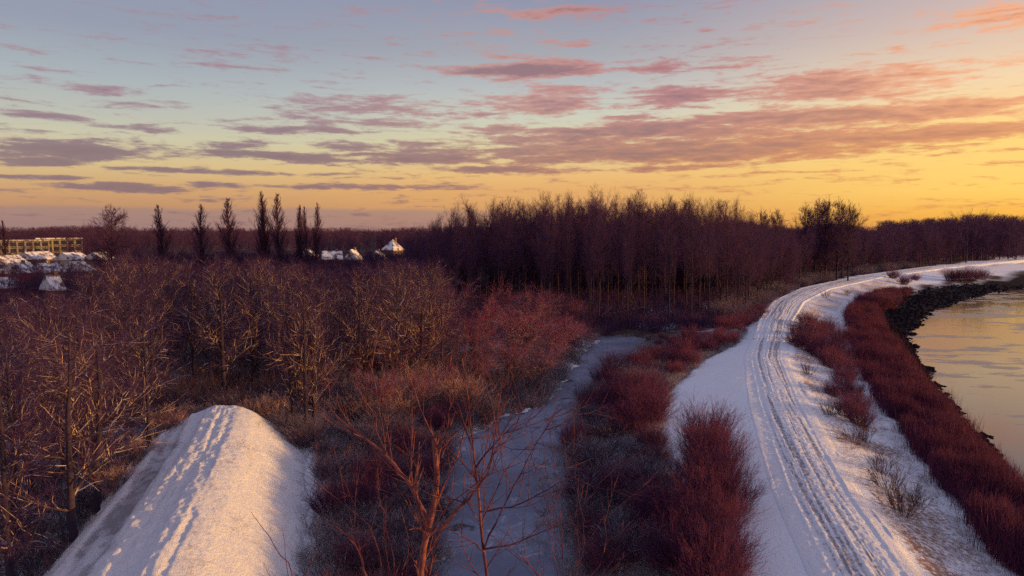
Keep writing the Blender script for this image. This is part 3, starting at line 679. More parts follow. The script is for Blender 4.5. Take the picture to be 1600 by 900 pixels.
# one mass of woodland farther off
def far_wood():
    protos = []
    for i in range(7):
        rg = np.random.default_rng(900 + i)
        T0, R0 = trunk_line(rg, 1.0, .010, 6, .02, .02)
        A, Ra = grow(rg, T0, R0, 20, .12, .98, .34, (.75, .2), 5, .12, .09, .5, .25, .0022, lambda t: 1.1 - .6 * t)
        B, Rb = grow(rg, A, Ra, 8, .2, 1.0, .45, (.65, .2), 4, .08, .12, .6, .4, .0014)
        D, Rd = grow(rg, B, Rb, 6, .2, 1.0, .5, (.6, .2), 3, .06, .12, .7, .6, .0010)
        V, F = joinVF([tubes(T0, R0, 4), tubes(A, Ra, 3), tubes(B, Rb, 3), tubes(D, Rd, 3)]); V = V / V[:, 2].max()
        protos.append(mesh_np('distant_tree', V, F, M['far']))
    pp, ss = [], []
    def put(x, y, h, wd): pp.append((x, y, -.1)); ss.append((h * wd, h * wd, h))
    for _ in range(330):                           # behind the tall wood
        u = rng.uniform(640, 1240); y = rng.uniform(172, 202)
        put((u - 800) / FPX * y, y, top_z(u, np.interp(u, CT[:, 0], CT[:, 1]) + rng.uniform(6, 34), y), .8)
    for _ in range(1500):                          # right skyline
        y = rng.uniform(240, 520); u = rng.uniform(1130, 1760); x = (u - 800) / FPX * y
        if y < 345 and x > X('FL', y) - 6: continue
        if y >= 345 and x > X('FL', y) + 20: continue
        put(x, y, top_z(u, np.interp(u, RT[:, 0], RT[:, 1]) + abs(rng.normal(0, 9)) + (12 if u < 1370 else 0), y), 1.25)
    SK = np.array([(-100, 352), (60, 352), (130, 349), (240, 353), (330, 352), (420, 353), (520, 352), (580, 355), (650, 352), (700, 350), (1700, 350)])
    for _ in range(1500):                          # far left horizon
        y = 300 * 4.5 ** rng.random(); u = rng.uniform(-60, 1000)
        if (u < 128 and y < 425) or (345 < y < 425 and u < 880): continue
        put((u - 800) / FPX * y, y, max(5, top_z(u, np.interp(u, SK[:, 0], SK[:, 1]) + 1 + abs(rng.normal(0, 3)), y)), 1.4)
    for _ in range(150):                           # gardens of the village
        y = rng.uniform(200, 330); u = rng.uniform(150, 660)
        if 460 < u < 645 and y < 275: continue
        put((u - 800) / FPX * y, y, rng.uniform(3.5, 8), 1.4)
    for _ in range(430):                           # garden hedges before the houses
        y = rng.uniform(192, 212); u = rng.uniform(190, 660); vt = rng.uniform(388, 402)
        if 490 < u < 640: vt = rng.uniform(398, 408) if u < 575 else rng.uniform(388, 398)
        put((u - 800) / FPX * y, y, max(3, top_z(u, vt, y)), 1.25)
    for _ in range(200):
        y = rng.uniform(115, 170); u = rng.uniform(170, 660)
        put((u - 800) / FPX * y, y, top_z(u, rng.uniform(398, 415), y), 1.2)
    for _ in range(190):
        y = rng.uniform(115, 262); u = rng.uniform(-60, 175)
        put((u - 800) / FPX * y, y, max(2.5, top_z(u, rng.uniform(396, 450), y)), .95)
    for _ in range(34):                            # thin screen before the office buildings
        y = rng.uniform(275, 375); u = rng.uniform(-20, 150)
        put((u - 800) / FPX * y, y, top_z(u, rng.uniform(360, 388), y), .7)
    spread_over('distant_wood', protos, pp, rng.uniform(0, 6.28, len(pp)), ss, 'far dark woodland closing the horizon', 'woodland')
far_wood()

# ---------------------------------------------------------------- shrubs
SHRUB = [shrub_mesh(f'osier_{i}', 600 + i, 2.6, 1.5, 250, M['red_stem'], 5) for i in range(6)]
DULL = [shrub_mesh(f'dull_shrub_{i}', 650 + i, 2.3, 1.5, 260, M['dull_stem'], 5) for i in range(3)]
GOLD = [shrub_mesh(f'sunlit_bush_{i}', 670 + i, 2.3, 1.6, 170, M['gold_twig'], 5) for i in range(3)]
SPARSE = [shrub_mesh(f'sapling_{i}', 680 + i, 2.2, 1.0, 34, M['sapling'], 5, .017) for i in range(4)]
def shrub(name, bk, h0, x, y, h, label, group, wide=1.0):
    z = ground_at(x, y) - .05
    o = obj(name, bk[rng.integers(len(bk))], None, (x, y, z), label, 'shrub', group)
    s = h / h0; o.rotation_euler = (0, 0, rng.uniform(0, 6.28)); o.scale = (s * wide, s * wide, s)
    return o
def f_bank():
    y = rng.uniform(33, 108); a, b = X('PR', y) + .8, X('FL', y) - 1.2
    if b < a: return None
    return a + (b - a) * rng.random(), y
for x, y in scatter(120, f_bank, 1.35):
    a, b = X('PR', y), X('FL', y); f = (x - a) / (b - a)
    red = rng.random() < (.25 + .35 * f + .35 * (y > 62))
    if y > 85 and x > X('FL', y) - 14: hh = rng.uniform(.8, 1.5)
    else: hh = rng.uniform(1.0, 2.7)
    if red: shrub('osier_shrub', SHRUB, 2.6, x, y, hh, 'dense red osier shrub on the bank between pond and track', 'red osier shrubs between pond and track', 1.1)
    else: shrub('bank_shrub', DULL, 2.3, x, y, hh * .8, 'grey violet bare shrub on the bank between pond and track', 'dull shrubs between pond and track', 1.15)
for (u, v, h) in [(1105, 715, 2.9), (1095, 740, 2.5), (1120, 752, 2.6), (1085, 775, 2.3), (1125, 790, 2.5), (1135, 820, 2.3), (1100, 815, 2.4), (1120, 850, 2.3), (1085, 860, 2.2), (1120, 890, 2.2), (1060, 830, 2.2), (1095, 910, 2.2), (1050, 890, 2.2), (1115, 940, 2.2), (1135, 915, 1.9)]:
    q = P(u, v, .8); shrub('osier_shrub', SHRUB, 2.6, q[0], q[1], h, 'tall red osier shrub in the row beside the snowy verge of the track', 'red osiers in the row beside the snowy verge', 1.05)
# red thickets right of the track
for (u, v, h) in [(1262, 556, 2.6), (1282, 562, 2.6), (1300, 572, 2.4), (1250, 535, 2.4), (1275, 535, 2.6), (1300, 545, 2.6), (1318, 560, 2.4), (1262, 515, 2.3), (1290, 520, 2.4), (1312, 530, 2.4), (1245, 552, 2.0), (1325, 585, 2.1), (1318, 600, 1.8), (1330, 620, 1.8), (1338, 645, 1.8), (1322, 660, 1.6), (1345, 672, 1.6), (1300, 625, 1.4)]:
    q = P(u, v, .6); shrub('red_shrub', SHRUB, 2.6, q[0], q[1], h, 'thick dark red shrub in the thicket on the river side of the track', 'dark red shrubs on the river side of the track', 1.15)
for (u, v, h, lab) in [(1375, 478, 3.6, 'round red shrub standing beyond the thicket near the river bend'), (1388, 476, 3.4, 'round red shrub between thicket and river bend, beside its twin'), (1395, 440, 2.6, 'low shrub on the verge at the bend of the track'), (1412, 444, 2.6, 'low reddish shrub next to the bend, half in snow'),
                       (1485, 437, 3.4, 'left end of the long red clump at the far bend'), (1500, 437, 3.8, 'red shrub in the middle of the long clump at the far bend'), (1517, 436, 3.8, 'red shrub right of the middle of the long clump at the far bend'), (1533, 434, 3.4, 'right end of the long red clump at the far bend'), (1430, 438, 2.0, 'little shrub between the bend and the long red clump')]:
    q = P(u, v, .4); shrub('red_shrub', SHRUB, 2.6, q[0], q[1], h, lab, None, 1.2)
for (u, v, h, lab) in [(1390, 770, 2.0, 'sparse sapling clump with bare upright stems, left of the two nearest on the verge'), (1412, 812, 2.1, 'nearest sparse sapling clump on the sunlit verge'), (1380, 745, 1.7, 'thin sapling clump behind the two nearest on the verge'), (1297, 660, 1.7, 'dark upright sapling clump at the edge of the track'), (1262, 592, 1.6, 'dark sapling clump at the near corner of the red thicket'), (1350, 690, 1.6, 'sparse sapling clump at the lower end of the red thicket'),
                       (1335, 700, 1.5, 'thin sapling clump just below the red thicket'), (1290, 470, 1.9, 'lone little bush on the snow inside the bend'), (1325, 462, 1.6, 'small bush on the snow inside the bend, right of the lone one'), (1435, 785, 1.3, 'low sapling clump right of the nearest ones')]:
    q = P(u, v, .9); shrub('sapling_clump', SPARSE, 2.2, q[0], q[1], h, lab, None, 1.0)
# dark red bushes at the pond head and along the wood edge left of the track
for i, (u, v) in enumerate([(1160, 515), (1175, 508), (1145, 518), (1185, 500), (1130, 520), (1120, 545), (1090, 555), (1065, 560), (1040, 575), (1080, 535)]):
    q = P(u, v, .6); shrub('red_shrub', SHRUB, 2.6, q[0], q[1], 2.2, 'dark red bush at the head of the pond left of the track', 'dark red bushes at the head of the pond', 1.3)
def f_edge():
    y = 118 * 2.4 ** rng.random(); x = X('FL', y) - rng.uniform(1.0, 7); return x, y
for x, y in scatter(42, f_edge, 3):
    shrub('edge_bush', DULL, 2.3, x, y, rng.uniform(1.8, 3.2), 'tan and dull bush at the foot of the wood along the far track', 'bushes at the foot of the wood along the track', 1.4)
def f_shore():
    y = rng.uniform(29, 62); a, b = emb_x(y) + 7.5, X('PL', y) - .3
    return (a + (b - a) * rng.random() ** .7, y) if b > a + .5 else None
for x, y in scatter(46, f_shore, 1.5):
    shrub('shore_shrub', SHRUB if rng.random() < .45 else DULL, 2.5, x, y, rng.uniform(1.0, 2.0), 'bare maroon shrub in the brush between embankment and frozen pond', 'shrubs between embankment and pond', 1.2)
# bushes by the end of the embankment
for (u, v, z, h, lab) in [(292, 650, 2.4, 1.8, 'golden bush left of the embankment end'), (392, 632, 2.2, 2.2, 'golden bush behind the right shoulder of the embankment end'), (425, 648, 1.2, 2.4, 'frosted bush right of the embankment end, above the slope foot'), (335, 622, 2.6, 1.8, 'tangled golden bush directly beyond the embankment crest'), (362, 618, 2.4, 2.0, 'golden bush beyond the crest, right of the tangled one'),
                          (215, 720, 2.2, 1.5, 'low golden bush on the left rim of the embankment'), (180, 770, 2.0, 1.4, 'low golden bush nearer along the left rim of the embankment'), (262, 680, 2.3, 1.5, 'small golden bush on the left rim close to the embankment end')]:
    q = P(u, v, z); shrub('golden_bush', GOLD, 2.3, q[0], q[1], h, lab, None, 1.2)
for (u, v) in [(452, 690), (470, 700), (488, 695), (500, 680)]:
    q = P(u, v, .3); shrub('foot_shrub', DULL, 2.3, q[0], q[1], rng.uniform(1.3, 2.2), 'dark shrub at the foot of the trunks right of the embankment end', 'shrubs at the foot of the trunks right of the embankment', 1.2)
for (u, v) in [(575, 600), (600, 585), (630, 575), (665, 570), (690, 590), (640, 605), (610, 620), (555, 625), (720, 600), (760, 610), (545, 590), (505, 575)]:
    q = P(u, v + 35, .3); shrub('frosted_bush', GOLD, 2.3, q[0], q[1], rng.uniform(1.8, 3.0), 'frosted sunlit bush among the red willows behind the embankment end', 'frosted bushes among the willows', 1.25)

# ---------------------------------------------------------------- ground cover (stuff)
def blades(pts, h, n, mat, name, label, cat, spread=.25, r=.008, lean=.35, k=3):
    pts = np.asarray(pts); protos = []
    for i in range(5):
        rg = np.random.default_rng(len(name) * 31 + i)
        p0 = np.concatenate([rg.normal(0, spread, (n, 2)), np.zeros((n, 1))], 1)
        d = unit(np.concatenate([rg.normal(0, lean, (n, 2)), np.ones((n, 1))], 1))
        A = march(rg, p0, d, rg.uniform(.5, 1.15, n), 4, .14, -.04); Ra = np.full((n, 1), r) * np.array([[1, .85, .65, .3]])
        B, Rb = grow(rg, A, Ra, 2, .3, .95, .4, (.6, .2), 3, .1, .05, .8, .5, r * .5)
        V, F = joinVF([tubes(A, Ra, k), tubes(B, Rb, 3)])
        protos.append(mesh_np(name, V, F, mat))
    sc = np.asarray(h) * np.ones(len(pts)) * rng.uniform(.75, 1.2, len(pts))
    s3 = np.stack([.5 + .5 * sc, .5 + .5 * sc, sc], 1)
    return spread_over(name, protos, pts, rng.uniform(0, 6.28, len(pts)), s3, label, cat)
def rnd_band(n, ka, da, kb, db, y0, y1, pw=1.0):
    y = y0 + (y1 - y0) * rng.random(n) ** pw
    a, b = X(ka, y) + da, X(kb, y) + db; x = a + (b - a) * rng.random(n)
    ok = b > a; x, y = x[ok], y[ok]
    return np.stack([x, y, ground(x, y) - .03], 1)
q = rnd_band(7000, 'RI', -.2, 'RO', .3, 24, 190, 1.5)
nz = fbm(q[:, 0] * .35, q[:, 1] * .35, 73, 3); edge = np.minimum(q[:, 0] - X('RI', q[:, 1]), X('RO', q[:, 1]) - q[:, 0])
keep = (nz > -.30) & (edge + .9 * nz > -.1); q = q[keep]; nz = nz[keep]
blades(q, np.clip(1.45 + 1.3 * nz, .5, 2.2), 22, M['reed'], 'reed_bed', 'dense bed of dark red reeds along the river bank', 'reeds', .30, .009, .14)
q = rnd_band(4200, 'PR', -.4, 'FL', -.6, 30, 108, 1.3)
blades(q, .8, 26, M['brush'], 'frosty_brush', 'frosted grasses and brush on the bank of the pond', 'brush', .30, .006, .6)
q = rnd_band(260, 'PR', -2.6, 'PR', -.4, 32, 70, 1.2); q[:, 2] = -.5
blades(q[fbm(q[:, 0] * .6, q[:, 1] * .6, 79, 2) > .05], .45, 20, M['brush'], 'ice_tussocks', 'frosted grass tussocks standing in the ice near the right shore', 'tussocks', .22, .006, .6)
q = rnd_band(2600, 'PL', -7, 'PL', .2, 28, 112, 1.3)
blades(q, .7, 24, M['brush'], 'shore_brush', 'frosted grasses on the left shore of the pond', 'brush', .30, .006, .7)
q = rnd_band(6000, 'RR', .9, 'VF', .6, 27, 150, 1.5)
q = q[fbm(q[:, 0] * .5, q[:, 1] * .5, 71, 3) > -.12]
blades(q, .15, 9, M['tan_grass'], 'verge_grass', 'short tan grass poking through the snow of the sunlit verge', 'grass', .12, .005, .8)
q = rnd_band(1500, 'VF', 0, 'RI', 0, 27, 150, 1.5)
blades(q, .2, 9, M['tan_grass'], 'strip_grass', 'tufts of grass in the snow strip beside the reeds', 'grass', .12, .005, .8)
n = 900; yy = rng.uniform(27, 54, n); tt = np.where(rng.random(n) < .65, rng.uniform(1.5, 7.5, n), rng.uniform(-5.5, -3.6, n)); xx = emb_x(yy) + tt
q = np.stack([xx, yy, np.maximum(emb_profile(xx, yy)[0], ground(xx, yy)) - .02], 1)[fbm(xx * .6, yy * .6, 77, 3) > .05]
blades(q, .22, 7, M['tan_grass'], 'embankment_weeds', 'thin dry weeds poking through the snow of the embankment flanks', 'weeds', .10, .005, .6)
# undergrowth of the woods
def undergrowth():
    n = 11000; y = 28 * 8.5 ** rng.random(n); u = rng.uniform(-60, 1250, n); x = (u - 800) / FPX * y
    t = x - emb_x(y)
    ok = (x < X('PL', y) - .5) | ((y > 114) & (x < X('FL', y) - 1.5)); ok &= ~((y < 60) & (t > -4.2) & (t < 7.5))
    ok &= ~((u < 170) & (y > 150)); ok &= (y > 60) | (rng.random(n) < .6)
    x, y = x[ok], y[ok]
    q = np.stack([x, y, ground(x, y) - .03], 1)
    hh = rng.uniform(.6, 1.6, len(q)) * np.where(y > 100, 2.2, np.where(y > 60, 1.5, 1)); near = y < 100
    blades(q[near], hh[near], 34, M['floor_brush'], 'undergrowth', 'tangled frosted undergrowth on the floor of the near woods', 'undergrowth', .55, .010, .6)
    blades(q[~near], hh[~near], 34, M['twig'], 'undergrowth', 'dark maroon undergrowth on the floor of the tall wood', 'undergrowth', .55, .012, .6)
undergrowth()
def rocks():
    n = 4200; y = 26 + 200 * rng.random(n) ** 1.6
    a, b = X('RO', y) - .3, X('WL', y) + .9; f = rng.random(n); x = a + (b - a) * f + rng.normal(0, .15, n)
    z = ground(x, y)
    ico = np.array([(0, 0, 1), (.9, 0, .4), (.28, .85, .4), (-.72, .53, .4), (-.72, -.53, .4), (.28, -.85, .4), (.7, .5, -.4), (-.3, .85, -.4), (-.9, 0, -.4), (-.3, -.85, -.4), (.7, -.5, -.4)], float)
    fc = [(0, 1, 2), (0, 2, 3), (0, 3, 4), (0, 4, 5), (0, 5, 1), (1, 6, 2), (2, 7, 3), (3, 8, 4), (4, 9, 5), (5, 10, 1), (2, 6, 7), (3, 7, 8), (4, 8, 9), (5, 9, 10), (1, 10, 6)]
    s = rng.uniform(.12, .36, n) * np.where(y > 90, 1.35, 1)
    V = ico[None] * (1 + rng.normal(0, .18, (n, 11, 3))) * s[:, None, None] * np.array([1, 1, .7]) + np.stack([x, y, z], 1)[:, None]
    F = np.array(fc)[None] + (np.arange(n) * 11)[:, None, None]
    obj('bank_rocks', mesh_np('bank_rocks', V.reshape(-1, 3), F.reshape(-1, 3), M['rock'], False), kind='stuff', label='dark stone bank at the water edge', cat='rocks')
rocks()

# ---------------------------------------------------------------- foreground trees
def near_tree(name, label, base, y0, limbs, seed, dens=1.0, lean_y=0.0):
    rg = np.random.default_rng(seed)
    root = thing(name, label, 'tree', base)
    tk, cr = [], []
    for pl, r0, r1, sub in limbs:
        Q = []
        for i, it in enumerate(pl):
            u, v = it[0], it[1]; y = y0 + (it[2] if len(it) > 2 else 0)
            Q.append(PY(u, v, y) - np.array(base))
        if sub == 'trunk': Q = [np.zeros(3), Q[0] * np.array([.8, .8, .5])] + Q
        Q = np.array(Q); n = len(Q)
        s = np.r_[0, np.cumsum(np.linalg.norm(np.diff(Q, axis=0), axis=1))]; m = max(7, int(n * 2.2)); ss = np.linspace(0, s[-1], m)
        Q2 = np.stack([np.interp(ss, s, Q[:, k]) for k in range(3)], 1)
        Q2[1:-1] = Q2[1:-1] * .6 + .2 * (Q2[:-2] + Q2[2:]) + rg.normal(0, .012, (m - 2, 3))
        k_ = 1.0 if sub == 'trunk' else 1.3; rad = np.linspace(r0 * k_, r1 * k_, m)[None]; Q2 = Q2[None]
        (tk if r0 > .025 else cr).append(tubes(Q2, rad, 8 if r0 > .03 else 5))
        if sub == 'trunk': t0, cnt = .55, int(9 * dens)
        else: t0, cnt = .2, int(sub * dens)
        if cnt > 0:
            ln = s[-1]; lf = min(.55, 1.3 / ln)
            A, Ra = grow(rg, Q2, rad, cnt, t0, .98, lf, (.75, .2), 6, .16, .07, .5, .35, .009)
            B, Rb = grow(rg, A, Ra, 4, .25, .95, .55, (.6, .2), 4, .12, .08, .7, .5, .006)
            cr += [tubes(A, Ra, 4), tubes(B, Rb, 3)]
    if tk: V, F = joinVF(tk); obj('trunk', mesh_np(name + '_trunk', V, F, M['hero']), root)
    V, F = joinVF(cr); obj('crown', mesh_np(name + '_crown', V, F, M['hero']), root)
near_tree('forked_tree', 'red brown forked bare tree in front of the pond, left of its straight neighbour', (-2.3, 17, .2), 17, [
    ([(656, 960), (657, 900), (660, 853), (668, 830), (672, 814)], .10, .075, 'trunk'),
    ([(670, 832), (668, 813), (647, 767, .4), (630, 743, .6), (603, 713, .8), (577, 688, 1), (537, 663, 1.2), (508, 628, 1.5)], .055, .010, 7),
    ([(672, 814), (682, 773), (682, 733), (680, 697), (678, 684)], .06, .045, 3),
    ([(678, 686), (666, 660, .1), (652, 625, .2), (640, 590, .3), (630, 560, .3)], .018, .006, 4), ([(679, 686), (700, 650, -.2), (712, 610, -.3), (725, 570, -.4)], .018, .006, 4),
    ([(668, 830), (687, 828, -.3), (702, 812, -.5), (715, 795, -.6), (732, 780, -.8), (760, 745, -1), (775, 700, -1.1), (800, 650, -1.2)], .045, .008, 6),
    ([(682, 787), (697, 750, -.1), (713, 717, -.3), (723, 687, -.4), (730, 650, -.5), (745, 600, -.6)], .026, .006, 4),
    ([(647, 767, .4), (640, 720, .3), (645, 660, .3), (643, 610, .2)], .02, .006, 3), ([(603, 713, .8), (598, 660, .8), (585, 600, .9), (580, 560, .9)], .018, .005, 4), ([(577, 688, 1), (590, 640, 1), (620, 600, 1.1)], .012, .005, 3),
    ([(662, 850), (690, 800, -.5), (735, 760, -.8), (790, 730, -1.2), (840, 715, -1.4)], .016, .005, 4), ([(668, 830), (655, 790, -.4), (650, 740, -.6), (655, 690, -.7)], .014, .005, 2)], 11, 1.4)
near_tree('straight_tree', 'red brown bare tree with one upright stem in front of the frozen pond', (-.55, 16.4, .2), 16.4, [
    ([(766, 960), (762, 900), (757, 867), (750, 833), (748, 787), (747, 760), (743, 730), (738, 690), (736, 650), (728, 600), (722, 560)], .085, .012, 'trunk'),
    ([(749, 800), (800, 792, -.3), (833, 778, -.6), (880, 750, -.9), (905, 742, -1)], .02, .005, 5), ([(757, 857), (783, 800, -.3), (807, 750, -.5), (833, 700, -.6), (862, 655, -.8)], .022, .005, 5),
    ([(755, 858), (800, 852, -.3), (850, 830, -.6), (890, 815, -.9)], .02, .005, 4), ([(743, 732), (760, 705, -.2), (785, 680, -.4), (812, 655, -.5)], .022, .005, 5),
    ([(738, 685), (783, 680, .3), (833, 663, .5), (880, 647, .7), (905, 640, .8)], .016, .005, 4), ([(747, 755), (770, 720, .3), (775, 660, .4), (785, 600, .5)], .018, .005, 4),
    ([(750, 825), (768, 780, .2), (790, 735, .3), (820, 700, .4), (850, 690, .5)], .016, .005, 4), ([(746, 750), (715, 715, .3), (690, 690, .4)], .016, .005, 3),
    ([(740, 705), (722, 650, .2), (705, 600, .3), (700, 560, .3)], .016, .005, 4), ([(756, 862), (735, 845, -.5), (705, 830, -.9), (690, 815, -1)], .018, .006, 3), ([(748, 790), (700, 780, -.5), (660, 770, -.9), (620, 740, -1.2)], .014, .005, 3)], 12, 1.4)
near_tree('right_shoot_tree', 'top shoots of a low bare tree rising at the bottom edge over the frozen pond', (1.1, 15, .0), 15, [
    ([(872, 1080), (876, 1000), (880, 940)], .06, .03, 'trunk'), ([(880, 940), (880, 890), (878, 830), (872, 775), (868, 740)], .014, .004, 3), ([(880, 940), (868, 880), (857, 830), (853, 812)], .011, .004, 2), ([(880, 940), (915, 860), (910, 800)], .010, .004, 2), ([(880, 940), (945, 880), (948, 830), (940, 785)], .012, .004, 3),
    ([(880, 940), (835, 890), (812, 870), (790, 850)], .01, .004, 2), ([(880, 940), (900, 880), (935, 820), (950, 790)], .009, .004, 1), ([(880, 940), (820, 880), (818, 830), (822, 790)], .009, .004, 1), ([(880, 945), (965, 905), (995, 880)], .009, .004, 0)], 13, 1.0)
near_tree('left_shoot_tree', 'low bare tree with red shoots below the embankment foot at the bottom edge', (-4.2, 15.5, .2), 15.5, [
    ([(560, 1080), (580, 1000), (585, 950)], .06, .035, 'trunk'), ([(585, 950), (572, 900), (562, 860), (540, 838), (516, 815)], .03, .016, 2), ([(585, 950), (600, 895), (580, 820, .3), (540, 790, .5), (502, 760, .8), (478, 742, 1)], .018, .005, 4), ([(585, 950), (622, 890), (605, 840), (595, 790), (588, 740)], .014, .005, 4), ([(585, 950), (640, 880), (638, 830), (625, 790)], .012, .005, 3), ([(562, 860), (553, 820), (555, 760), (565, 720)], .012, .005, 3), ([(540, 790, .5), (532, 740, .5), (522, 700, .6)], .009, .004, 2)], 14, .8)
near_tree('edge_shoot_tree', 'few dark twigs in front of the embankment slope at the bottom edge', (-5.6, 15, .3), 15, [
    ([(452, 1080), (458, 1000), (462, 940)], .04, .02, 'trunk'), ([(462, 940), (455, 885), (430, 855), (410, 825), (392, 800)], .013, .004, 0), ([(462, 940), (446, 880), (442, 830)], .008, .004, 0), ([(462, 940), (420, 900), (412, 880)], .008, .004, 0), ([(462, 940), (480, 890), (500, 850)], .009, .004, 1)], 15, .0)

# ---------------------------------------------------------------- village
def flat_mat(name, c, rough=.8, spec=.2):
    def fn(t, b):
        n = t.noise(pos(t), 2.0, 3); k = tuple(q * .75 for q in c)
        t.put(b.inputs['Base Color'], t.mix(n, (*k, 1), (*c, 1)))
    return material(name, fn, rough, spec)
M['brick'] = flat_mat('red brick wall', (.36, .07, .06)); M['brown'] = flat_mat('brown brick wall', (.20, .12, .10)); M['pale'] = flat_mat('pale render', (.55, .48, .42))
M['roof'] = material('patchy snow roof', lambda t, b: t.put(b.inputs['Base Color'], t.mix(t.ss(t.noise(pos(t), .55, 5, .65), .44, .60), (.74, .74, .78, 1), (.16, .09, .08, 1))), .85); M['glass'] = flat_mat('dark window glass', (.04, .05, .06), .12, .6); M['frame'] = flat_mat('white paint', (.75, .74, .72)); M['conc'] = flat_mat('concrete frame', (.22, .17, .14)); M['column'] = flat_mat('pale column', (.42, .34, .27))
def boxVF(x0, x1, y0, y1, z0, z1):
    V = np.array([(x0, y0, z0), (x1, y0, z0), (x1, y1, z0), (x0, y1, z0), (x0, y0, z1), (x1, y0, z1), (x1, y1, z1), (x0, y1, z1)], float)
    return V, np.array([(0, 3, 2, 1), (4, 5, 6, 7), (0, 1, 5, 4), (1, 2, 6, 5), (2, 3, 7, 6), (3, 0, 4, 7)])
def part(name, VF, mat, parent): return obj(name, mesh_np(name, VF[0], VF[1], mat, False), parent)
def window(par, axis, c, q, z, wd, ht):
    d = .06
    def bx(a0, a1, b0, b1, z0, z1): return boxVF(a0, a1, b0, b1, z0, z1) if axis == 'x' else boxVF(b0, b1, a0, a1, z0, z1)
    s = 1 if q > 0 else -1
    lo, hi = sorted((q + s * .004, q + s * d))
    fr = [bx(c - wd / 2, c - wd / 2 + .1, lo, hi, z, z + ht), bx(c + wd / 2 - .1, c + wd / 2, lo, hi, z, z + ht), bx(c - wd / 2 + .1, c + wd / 2 - .1, lo, hi, z, z + .1), bx(c - wd / 2 + .1, c + wd / 2 - .1, lo, hi, z + ht - .1, z + ht)]
    f = part('window', joinVF(fr), M['frame'], par)
    lo, hi = sorted((q + s * .004, q + s * .03))
    part('pane', bx(c - wd / 2 + .1, c + wd / 2 - .1, lo, hi, z + .1, z + ht - .1), M['glass'], f)
def house(u, v_eave, y, wpx, dep, rise, rz, mat, label, hip=False):
    p = PY(u, v_eave, y); L = wpx / FPX * y; z0 = 0.0; h = p[2]
    r = thing('house', label, 'house', (p[0], y, z0), rz)
    part('wall', boxVF(-L / 2, L / 2, -dep / 2, dep / 2, -.5, h), mat, r)
    if not hip:
        G = np.array([(-L / 2, -dep / 2, h), (-L / 2, dep / 2, h), (-L / 2, 0, h + rise), (L / 2, -dep / 2, h), (L / 2, dep / 2, h), (L / 2, 0, h + rise)]) * np.array([.998, .998, 1]); part('gable', (G, np.array([(0, 1, 2), (4, 3, 5)])), mat, r)
    e = .4; i = L / 2 + e; k = dep / 2 + e; dz = -e * rise / (dep / 2); rx = (L / 2 - dep / 2) if hip else i; rx = max(rx, .05)
    lo = np.array([(-i, -k, h + dz), (i, -k, h + dz), (i, k, h + dz), (-i, k, h + dz), (-rx, 0, h + rise), (rx, 0, h + rise)])
    up = lo + np.array([0, 0, .28]); V = np.concatenate([lo, up])
    F = [(6, 7, 11, 10), (8, 9, 10, 11), (0, 4, 5, 1), (2, 5, 4, 3), (0, 1, 7, 6), (2, 3, 9, 8), (1, 2, 8, 7), (3, 0, 6, 9)]
    F += [(7, 8, 11, 11), (9, 6, 10, 10)] if hip else [(7, 8, 11, 5), (9, 6, 10, 4)]
    tri = []
    for f in F:
        tri.append(f[:3])
        if f[3] != f[2]: tri.append((f[0], f[2], f[3]))
    ro = part('roof', (V, np.array(tri)), M['roof'], r)
    part('chimney', boxVF(L * .2, L * .2 + .7, -.35, .35, h + rise * .4, h + rise + .9), M['brown'], ro)
    n = max(2, int(L / 2.6))
    for st in range(max(1, int(h / 2.9))):
        for j in range(n): window(r, 'x', -L / 2 + (j + .5) * L / n, -dep / 2, .9 + st * 2.8, 1.1, 1.3)
        for j in (-1, 1): window(r, 'y', j * dep / 4, L / 2, .9 + st * 2.8, 1.0, 1.3)
house(519, 404, 225, 27, 7, 2.2, .30, M['brick'], 'red brick house with two snow covered roof slopes below the poplars')
house(552, 404, 232, 11, 5, 2.8, 1.2, M['brown'], 'dark house with one steep snowy roof slope right of the red house')
house(614, 389, 270, 20, 6, 3.4, .9, M['brown'], 'tall house with a pointed sunlit snowy roof, highest of the village', True)
house(590, 403, 262, 11, 6, 2.4, 1.3, M['pale'], 'small pale house half hidden left of the pointed roof')
house(480, 399, 240, 12, 6, 2.0, 1.4, M['brick'], 'small red house left of the red brick house')
for (u, v, y, wp, dp, rs, rz, m, lab) in [
    (10, 412, 240, 40, 9, 2.6, 1.35, 'brown', 'brown house with a sunlit snow roof at the left edge'), (58, 404, 265, 38, 9, 2.4, 1.25, 'brown', 'house with a broad golden snow roof below the office building'), (112, 405, 258, 34, 8, 2.3, 1.45, 'pale', 'pale house with a long snow roof right of the golden roof'),
    (30, 425, 200, 36, 8, 2.4, 1.5, 'brick', 'brick house with a pinkish snow roof in front of the golden roof'), (75, 424, 205, 24, 8, 2.2, 1.15, 'pale', 'pale cottage between the snow roofs in the village'), (120, 422, 210, 26, 8, 2.4, 1.5, 'brown', 'brown cottage behind the lit trunk with snow roof'),
    (8, 448, 165, 26, 7, 2.0, .4, 'brick', 'low brick house with bluish snow roof at the left edge'), (82, 450, 130, 13, 5, 2.2, .95, 'brown', 'nearest house with a steep pink roof among the left trees'), (155, 404, 255, 22, 8, 2.2, 1.3, 'brown', 'house with a small lit roof beside the broad round tree')]:
    house(u, v, y, wp, dp, rs, rz, M[m], lab)
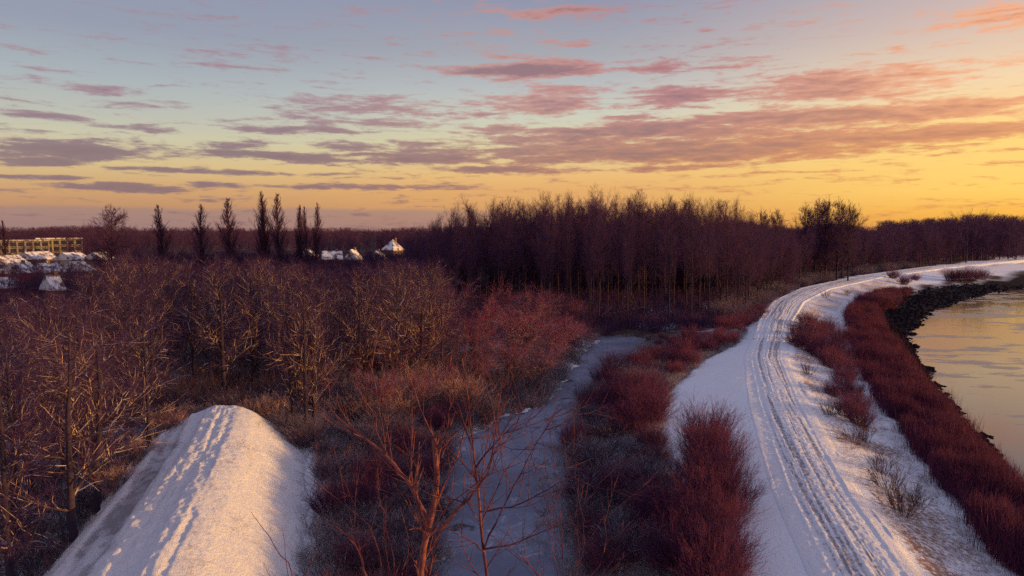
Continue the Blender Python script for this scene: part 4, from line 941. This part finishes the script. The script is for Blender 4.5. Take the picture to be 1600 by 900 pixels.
def office(u0, u1, vt, y, rz, label):
    a, b = PY(u0, vt, y), PY(u1, vt, y); L = (b[0] - a[0]) / math.cos(rz) * 1.0; h = a[2]; D = 14
    r = thing('office_building', label, 'building', ((a[0] + b[0]) / 2, y, 0), rz)
    part('wall', boxVF(-L / 2, L / 2, -D / 2, D / 2, -.5, h), M['conc'], r)
    part('roof', boxVF(-L / 2 - .4, L / 2 + .4, -D / 2 - .4, D / 2 + .4, h + .003, h + .5), M['roof'], r)
    n = int(L / 3.4)
    for f in range(3):
        for j in range(n): window(r, 'x', -L / 2 + (j + .5) * L / n, -D / 2, .8 + f * (h - .6) / 3, L / n - .7, (h - .6) / 3 - .9)
    for j in range(n + 1): part('column', boxVF(-L / 2 + j * L / n - .2, -L / 2 + j * L / n + .2, -D / 2 - .25, -D / 2 - .005, 0, h - .004), M['column'], r)
office(14, 66, 376, 390, .55, 'wide office building with glazed front and white columns behind the snow roofs')
office(68, 116, 373, 410, .62, 'second office building with bright window bays left of the broad tree')
# pale standing trunks on the left
for (u, y, vt, lab) in [(22, 52, 448, 'pale sunlit trunk standing at the left edge before the village'), (48, 60, 452, 'thin pale tree right of the sunlit trunk at the left edge'), (112, 50, 440, 'slim pale tree below the office buildings')]:
    q = PY(u, vt, y); plant('pale_tree', SPREAD, q[0], y, q[2] - ground_at(q[0], y), lab, 'tree', None, .5)
# leaning dead branches at the pond head
for (u, v, du, dv, lab) in [(905, 505, 90, -25, 'dead leaning branch, leftmost at the head of the pond'), (960, 492, 60, 30, 'pale fallen branch lying across the pond head'), (1010, 500, -30, -45, 'dead snag with side branches at the right of the pond head'), (1110, 495, 45, -16, 'broken pale branch below the wood near the track')]:
    y = P(u, v, 0)[1]; a = PY(u, v, y); b = PY(u + du, v + dv, y - 2); rg = np.random.default_rng(int(u))
    m = np.linspace(0, 1, 6)[:, None]; Q = ((a * (1 - m) + b * m) - a + rg.normal(0, .15, (6, 3)))[None]; Q[0, 0] = 0
    rd = np.linspace(.16, .05, 6)[None]; A, Ra = grow(rg, Q, rd, 8, .2, .95, .4, (.8, .2), 5, .08, .12, .6, .3, .02); B, Rb = grow(rg, A, Ra, 4, .3, 1, .5, (.7, .2), 3, .05, .1, .6, .5, .015)
    V, F = joinVF([tubes(Q, rd, 6), tubes(A, Ra, 4), tubes(B, Rb, 3)])
    z = ground_at(a[0], a[1]); obj('dead_branch', mesh_np('dead_branch', V, F, M['trunk_snow']), None, (a[0], a[1], z), lab, 'branch')
